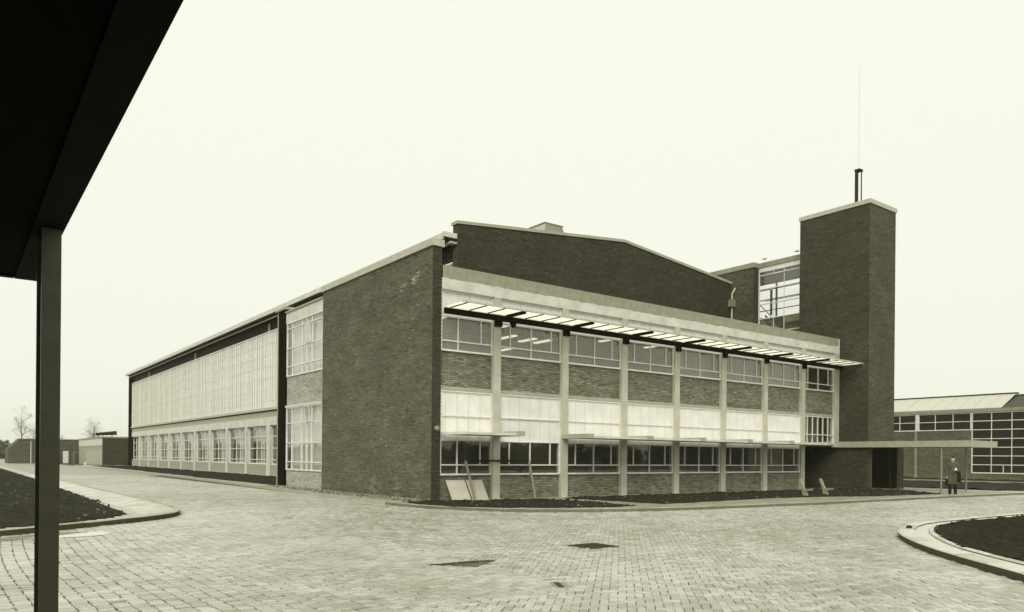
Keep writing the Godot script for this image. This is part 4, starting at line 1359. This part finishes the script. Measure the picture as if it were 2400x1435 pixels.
# ---------------------------------------------------------------- loose things by the facade
func build_loose() -> void:
	var f := thing("steel_frame", "rusty three-sided steel frame leaning against the first concrete column", "frame")
	var A := Vector3(14.55, 0.09, -21.55)
	var B := Vector3(17.12, 0.09, -21.45)
	var C := Vector3(14.36, 1.47, -21.90)
	var D := Vector3(17.17, 1.48, -21.90)
	for q in [[A, C], [B, D]]:
		var m := MB.new()
		var d: Vector3 = q[1] - q[0]
		var up := d.normalized()
		var side := Vector3(1, 0, 0)
		side = (side - up * up.dot(side)).normalized()
		m.box((q[0] + q[1]) / 2, Vector3(0.07, d.length(), 0.05), Basis(side, up, side.cross(up)))
		part("leg", m, M.grey_steel, f)
	var tb := MB.new()
	tb.box((C + D) / 2, Vector3(2.81, 0.06, 0.05), Basis(Vector3(0, 0, 1), 0.003))
	part("top_bar", tb, M.dark_steel, f)
	for i in 2:
		var bl := Vector3(13.70 if i == 0 else 14.50, 0.09, -21.66 + 0.05 * i)
		var br := bl + Vector3(0.78 if i == 0 else 0.68, 0, 0.0)
		var tl := bl + Vector3(-0.04, 0.70, -0.40)
		var s := thing("corrugated_sheet", ["left corrugated sheet, leaning nearest the brick corner below the first window", "right corrugated sheet, leaning between its twin and the first column"][i], "sheet", bl, "corrugated sheets leaning below the first window")
		var e := tl - bl
		var ex := (br - bl)
		var nn := ex.normalized().cross(e.normalized())
		var b := MB.new()
		var n := 132
		for k in n:
			var p0 := ex * (k / float(n)) + nn * 0.016 * sin(TAU * k / 8.25)
			var p1 := ex * ((k + 1) / float(n)) + nn * 0.016 * sin(TAU * (k + 1) / 8.25)
			b.quad(p0, p1, p1 + e, p0 + e)
			b.quad(p1 - nn * 0.006, p0 - nn * 0.006, p0 - nn * 0.006 + e, p1 - nn * 0.006 + e)
		part("sheet", b, M.roof_metal, s)
	var prof := PackedVector2Array([Vector2(0.10, 0.0), Vector2(0.05, 0.24), Vector2(0.30, 0.29), Vector2(0.30, 0.345), Vector2(-0.04, 0.32), Vector2(-0.24, 0.74), Vector2(-0.31, 0.72), Vector2(-0.16, 0.36), Vector2(-0.10, 0.0)])
	for i in 2:
		var b := thing("bench_support", ["left Y-shaped concrete bench end without its seat, by the last slim column", "right Y-shaped concrete bench end without its seat, nearer the tower"][i], "bench end", Vector3(28.25 if i == 0 else 29.78, 0.075, -17.55), "seatless concrete bench ends in the earth bed")
		var m := MB.new()
		m.prism(prof, Transform3D(Basis(Vector3(0, 0, 1), Vector3.UP, Vector3(-1, 0, 0)), Vector3(-0.06, 0, 0)), 0.12)
		part("support", m, M.concrete_dark, b)
	var lump := thing("dark_lump", "small dark lump lying on the pale path of the right-hand island", "lump", Vector3(16.95, 0.115, -8.02))
	var lb := MB.new()
	lb.ball(Vector3(0, 0.03, 0), Vector3(0.1, 0.04, 0.06), 5)
	part("lump", lb, M.iron, lump)
	for i in 2:
		var g := thing("gull", ["gull standing on the stair house roof edge", "gull perched where the stair house roof meets the tower"][i], "bird", Vector3(38.75, 13.43, -26.9 if i == 0 else -24.75))
		g.rotation.y = 0.9
		gull(g, M.bird_grey, 0.75)
	var w := thing("white_bird", "white bird standing on the kerb of the distant road", "bird", Vector3(12.2, 0.1, -96.2))
	gull(w, M.bird_white, 2.3)

func gull(p: Node3D, m: Material, s: float) -> void:
	var bones := [[0, 0.13, 0.10, 0, 0.15, -0.08, 0.05, 0.045], [0, 0.15, -0.06, 0, 0.13, -0.24, 0.045, 0.012], [0, 0.15, 0.08, 0, 0.22, 0.13, 0.035, 0.026], [0, 0.23, 0.13, 0, 0.235, 0.15, 0.03, 0.026], [0, 0.232, 0.16, 0, 0.222, 0.21, 0.012, 0.004], [0.025, 0.1, 0.0, 0.025, 0.0, 0.01, 0.009, 0.007], [-0.025, 0.1, 0.0, -0.025, 0.0, 0.01, 0.009, 0.007]]
	var o := put("body", field_mesh(bones, 0.02, 0.012), m, p)
	o.scale = Vector3.ONE * s

# ---------------------------------------------------------------- smooth figures: a distance field of tapered bones, meshed as surface nets
func field_mesh(bones: Array, k: float, cell: float) -> ArrayMesh:
	var lo := Vector3.ONE * 1e9
	var hi := -lo
	for b in bones:
		var r := maxf(b[6], b[7]) + 3.0 * cell + k
		for q in [Vector3(b[0], b[1], b[2]), Vector3(b[3], b[4], b[5])]:
			lo = lo.min(q - Vector3.ONE * r)
			hi = hi.max(q + Vector3.ONE * r)
	var nx := int((hi.x - lo.x) / cell) + 2
	var ny := int((hi.y - lo.y) / cell) + 2
	var nz := int((hi.z - lo.z) / cell) + 2
	var f := PackedFloat32Array()
	f.resize(nx * ny * nz)
	f.fill(1.0)
	for b in bones:
		var a := Vector3(b[0], b[1], b[2])
		var e := Vector3(b[3], b[4], b[5])
		var ra: float = b[6]
		var rb: float = b[7]
		var r := maxf(ra, rb) + 2.0 * cell + k
		var s0 := (a.min(e) - Vector3.ONE * r - lo) / cell
		var s1 := (a.max(e) + Vector3.ONE * r - lo) / cell
		var d := e - a
		var dd := maxf(d.length_squared(), 1e-9)
		for z in range(maxi(0, int(s0.z)), mini(nz, int(s1.z) + 1)):
			for y in range(maxi(0, int(s0.y)), mini(ny, int(s1.y) + 1)):
				var at := (z * ny + y) * nx
				for x in range(maxi(0, int(s0.x)), mini(nx, int(s1.x) + 1)):
					var p := lo + Vector3(x, y, z) * cell - a
					var t := clampf(p.dot(d) / dd, 0, 1)
					var v := (p - d * t).length() - lerpf(ra, rb, t)
					var o := f[at + x]
					var h := clampf(0.5 + 0.5 * (o - v) / k, 0, 1)
					f[at + x] = lerpf(o, v, h) - k * h * (1.0 - h)
	var idx := {}
	var pos := PackedVector3Array()
	var off := [Vector3(0, 0, 0), Vector3(1, 0, 0), Vector3(0, 1, 0), Vector3(1, 1, 0), Vector3(0, 0, 1), Vector3(1, 0, 1), Vector3(0, 1, 1), Vector3(1, 1, 1)]
	var edges := [[0, 1], [2, 3], [4, 5], [6, 7], [0, 2], [1, 3], [4, 6], [5, 7], [0, 4], [1, 5], [2, 6], [3, 7]]
	for z in nz - 1:
		for y in ny - 1:
			for x in nx - 1:
				var base := (z * ny + y) * nx + x
				var vals := [f[base], f[base + 1], f[base + nx], f[base + nx + 1], f[base + nx * ny], f[base + nx * ny + 1], f[base + nx * ny + nx], f[base + nx * ny + nx + 1]]
				var ins := 0
				for q in vals:
					if q < 0.0: ins += 1
				if ins == 0 or ins == 8: continue
				var sum := Vector3.ZERO
				var n := 0
				for e in edges:
					var va: float = vals[e[0]]
					var vb: float = vals[e[1]]
					if (va < 0.0) != (vb < 0.0):
						sum += (off[e[0]] as Vector3).lerp(off[e[1]], va / (va - vb))
						n += 1
				idx[base] = pos.size()
				pos.append(lo + (Vector3(x, y, z) + sum / n) * cell)
	var ix := PackedInt32Array()
	var face := func(a: int, b: int, c: int, d: int, flip: bool) -> void:
		if not (idx.has(a) and idx.has(b) and idx.has(c) and idx.has(d)): return
		var q := [idx[a], idx[b], idx[c], idx[d]]
		if flip: q.reverse()
		for t in [q[0], q[2], q[1], q[0], q[3], q[2]]: ix.append(t)
	var sy := nx
	var sz := nx * ny
	for z in range(1, nz - 1):
		for y in range(1, ny - 1):
			for x in range(1, nx - 1):
				var c := (z * ny + y) * nx + x
				var inside := f[c] < 0.0
				if inside != (f[c + 1] < 0.0): face.call(c, c - sy, c - sy - sz, c - sz, inside == false)
				if inside != (f[c + sy] < 0.0): face.call(c, c - sz, c - sz - 1, c - 1, inside == false)
				if inside != (f[c + sz] < 0.0): face.call(c, c - 1, c - 1 - sy, c - sy, inside == false)
	var st := SurfaceTool.new()
	st.begin(Mesh.PRIMITIVE_TRIANGLES)
	for p in pos: st.add_vertex(p)
	for i in ix: st.add_index(i)
	st.generate_normals()
	return st.commit()

func build_person() -> void:
	var p := thing("person", "man in a dark open overcoat walking under the canopy with a case and papers", "person", Vector3(36.82, 0.07, -15.5))
	p.rotation.y = atan2(-36.8, 15.5)    # faces the viewpoint
	p.scale = Vector3.ONE * 0.985
	# body: one surface from head to feet; x is his left, z is forward
	var body := [
		[0, 1.60, 0.02, 0, 1.66, 0.01, 0.072, 0.082], [0, 1.555, 0.045, 0, 1.60, 0.03, 0.045, 0.065], [0, 1.585, 0.095, 0, 1.615, 0.088, 0.012, 0.012], [0, 1.44, -0.01, 0, 1.55, 0.01, 0.055, 0.052],
		[-0.078, 1.615, 0.0, -0.082, 1.64, 0.0, 0.014, 0.014], [0.078, 1.615, 0.0, 0.082, 1.64, 0.0, 0.014, 0.014],
		[-0.15, 1.40, 0, 0.15, 1.40, 0, 0.07, 0.07], [0, 1.36, 0, 0, 1.02, 0, 0.14, 0.13], [-0.08, 0.95, 0, 0.08, 0.95, 0, 0.11, 0.11],
		[-0.19, 1.39, 0, -0.25, 1.10, 0.0, 0.05, 0.042], [-0.25, 1.10, 0.0, -0.23, 0.84, 0.07, 0.04, 0.028],
		[0.19, 1.39, 0, 0.26, 1.10, 0.0, 0.05, 0.042], [0.26, 1.10, 0.0, 0.16, 1.13, 0.22, 0.04, 0.028],
		[-0.09, 0.92, 0, -0.10, 0.49, 0.04, 0.085, 0.056], [-0.10, 0.49, 0.04, -0.10, 0.09, 0.02, 0.054, 0.036], [-0.10, 0.05, 0.0, -0.12, 0.04, 0.15, 0.04, 0.034],
		[0.09, 0.92, 0, 0.11, 0.49, -0.02, 0.085, 0.056], [0.11, 0.49, -0.02, 0.12, 0.09, -0.10, 0.054, 0.036], [0.12, 0.05, -0.12, 0.14, 0.04, 0.03, 0.04, 0.034]]
	for s in [-1, 1]:   # palms and five fingers, closed on what they hold
		var w := Vector3(-0.23, 0.84, 0.07) if s < 0 else Vector3(0.16, 1.13, 0.22)
		var d := Vector3(0.0, -1, 0.1).normalized() if s < 0 else Vector3(-0.75, 0.1, 0.5).normalized()
		var across := Vector3(0, 0.1, 1) if s < 0 else Vector3(0.1, 1, 0)
		var curl := Vector3(1, 0, 0) if s < 0 else Vector3(0.3, 0, -1)
		var pe := w + d * 0.08
		body.append([w.x, w.y, w.z, pe.x, pe.y, pe.z, 0.03, 0.034])
		for k in 4:
			var root := pe + across * (k - 1.5) * 0.021
			var l: float = [0.036, 0.042, 0.04, 0.032][k]
			var j := root + d * l
			var tip := j + curl * 0.03 - d * 0.008
			body.append([root.x, root.y, root.z, j.x, j.y, j.z, 0.0105, 0.0095])
			body.append([j.x, j.y, j.z, tip.x, tip.y, tip.z, 0.0095, 0.008])
		var tr := w + d * 0.02 + across * 0.03
		var tt := tr + d * 0.05 + across * 0.02 + curl * 0.015
		body.append([tr.x, tr.y, tr.z, tt.x, tt.y, tt.z, 0.013, 0.01])
	put("body", field_mesh(body, 0.014, 0.011), M.skin, p)
	var coat := [[-0.15, 1.405, -0.01, 0.15, 1.405, -0.01, 0.085, 0.085], [0, 1.36, -0.01, 0, 1.02, 0, 0.165, 0.165], [-0.09, 1.0, 0, -0.12, 0.56, 0.02, 0.13, 0.125], [0.09, 1.0, 0, 0.13, 0.56, -0.03, 0.13, 0.12], [0, 1.0, -0.02, 0, 0.56, -0.06, 0.13, 0.13],
		[-0.195, 1.395, 0, -0.262, 1.09, 0.0, 0.073, 0.066], [-0.262, 1.09, 0.0, -0.24, 0.88, 0.055, 0.064, 0.056], [0.195, 1.395, 0, 0.27, 1.09, 0.0, 0.073, 0.066], [0.27, 1.09, 0.0, 0.18, 1.125, 0.19, 0.064, 0.056], [-0.05, 1.47, -0.03, 0.05, 1.47, -0.03, 0.05, 0.05]]
	put("overcoat", field_mesh(coat, 0.03, 0.018), M.coat, p)
	var trousers := [[-0.10, 0.62, 0.03, -0.10, 0.49, 0.045, 0.082, 0.076], [-0.10, 0.49, 0.045, -0.10, 0.08, 0.02, 0.076, 0.066], [0.11, 0.62, -0.01, 0.11, 0.49, -0.02, 0.082, 0.076], [0.11, 0.49, -0.02, 0.12, 0.08, -0.10, 0.076, 0.066]]
	put("trousers", field_mesh(trousers, 0.01, 0.016), M.cloth_dark, p)
	var shoes := [[-0.10, 0.05, -0.01, -0.125, 0.042, 0.17, 0.05, 0.042], [0.12, 0.05, -0.13, 0.145, 0.042, 0.05, 0.05, 0.042]]
	put("shoes", field_mesh(shoes, 0.01, 0.012), M.leather, p)
	var hair := [[0, 1.69, -0.02, 0, 1.665, -0.045, 0.082, 0.078], [0, 1.72, 0.03, 0, 1.70, -0.02, 0.06, 0.075]]
	put("hair", field_mesh(hair, 0.02, 0.01), M.cloth_dark, p)
	for x in [-0.03, 0.03]:
		var e := MB.new()
		e.ball(Vector3(x, 1.632, 0.082), Vector3(0.013, 0.008, 0.008), 4)
		part("eye", e, M.cloth_dark, p)
	var mo := MB.new()
	mo.ball(Vector3(0, 1.562, 0.088), Vector3(0.022, 0.005, 0.006), 4)
	part("mouth", mo, M.coat, p)
	var sc := MB.new()
	sc.hexa([Vector3(-0.02, 1.20, 0.165), Vector3(0.02, 1.20, 0.165), Vector3(0.02, 1.20, 0.15), Vector3(-0.02, 1.20, 0.15), Vector3(-0.05, 1.46, 0.075), Vector3(0.05, 1.46, 0.075), Vector3(0.05, 1.46, 0.05), Vector3(-0.05, 1.46, 0.05)])
	part("shirt_front", sc, M.kerb, p)
	var to_world := p.transform
	var c := thing("briefcase", "dark briefcase hanging from the walking man's right hand", "briefcase", to_world * Vector3(-0.24, 0.42, 0.08))
	c.rotation.y = p.rotation.y
	var cb := MB.new()
	cb.bevelled(Vector3(0, 0.15, 0), Vector3(0.10, 0.30, 0.38), 0.015)
	part("case", cb, M.leather, c)
	var ch := MB.new()
	ch.tube(Vector3(0, 0.30, -0.07), Vector3(0, 0.345, -0.05), 0.009, 0.009, 6)
	ch.tube(Vector3(0, 0.345, -0.05), Vector3(0, 0.345, 0.05), 0.009, 0.009, 6)
	ch.tube(Vector3(0, 0.345, 0.05), Vector3(0, 0.30, 0.07), 0.009, 0.009, 6)
	part("handle", ch, M.leather, c)
	var pa := thing("papers", "white papers held against the walking man's chest", "papers", to_world * Vector3(0.15, 1.13, 0.25))
	pa.rotation = Vector3(-0.25, p.rotation.y, 0.2)
	var pb := MB.new()
	pb.bevelled(Vector3(0, 0.06, 0), Vector3(0.07, 0.12, 0.02), 0.003)
	part("sheets", pb, M.paper, pa)
	var gl := thing("folded_coat", "dark folded bag hanging from the walking man's left arm", "bag", to_world * Vector3(0.27, 0.62, 0.08))
	gl.rotation.y = p.rotation.y
	put("cloth", field_mesh([[0, 0.45, 0, 0.0, 0.2, 0.0, 0.045, 0.075], [0, 0.2, 0, 0.02, 0.02, 0.0, 0.075, 0.06], [0, 0.2, 0, -0.05, 0.05, 0.02, 0.06, 0.05]], 0.02, 0.014), M.cloth_dark, gl)

func _ready() -> void:
	rng.seed = 1958
	patchy.seed = 4; patchy.frequency = 0.5; patchy.fractal_octaves = 3
	patchy_long.seed = 9; patchy_long.frequency = 0.35; patchy_long.fractal_octaves = 2
	set_up_view()
	make_materials()
	wall_brick = brick_mesh(Vector3(0.205, 0.053, 0.02))
	build_yard()
	build_office()
	build_hall()
	build_tower()
	build_far()
	build_shelter()
	build_loose()
	build_person()
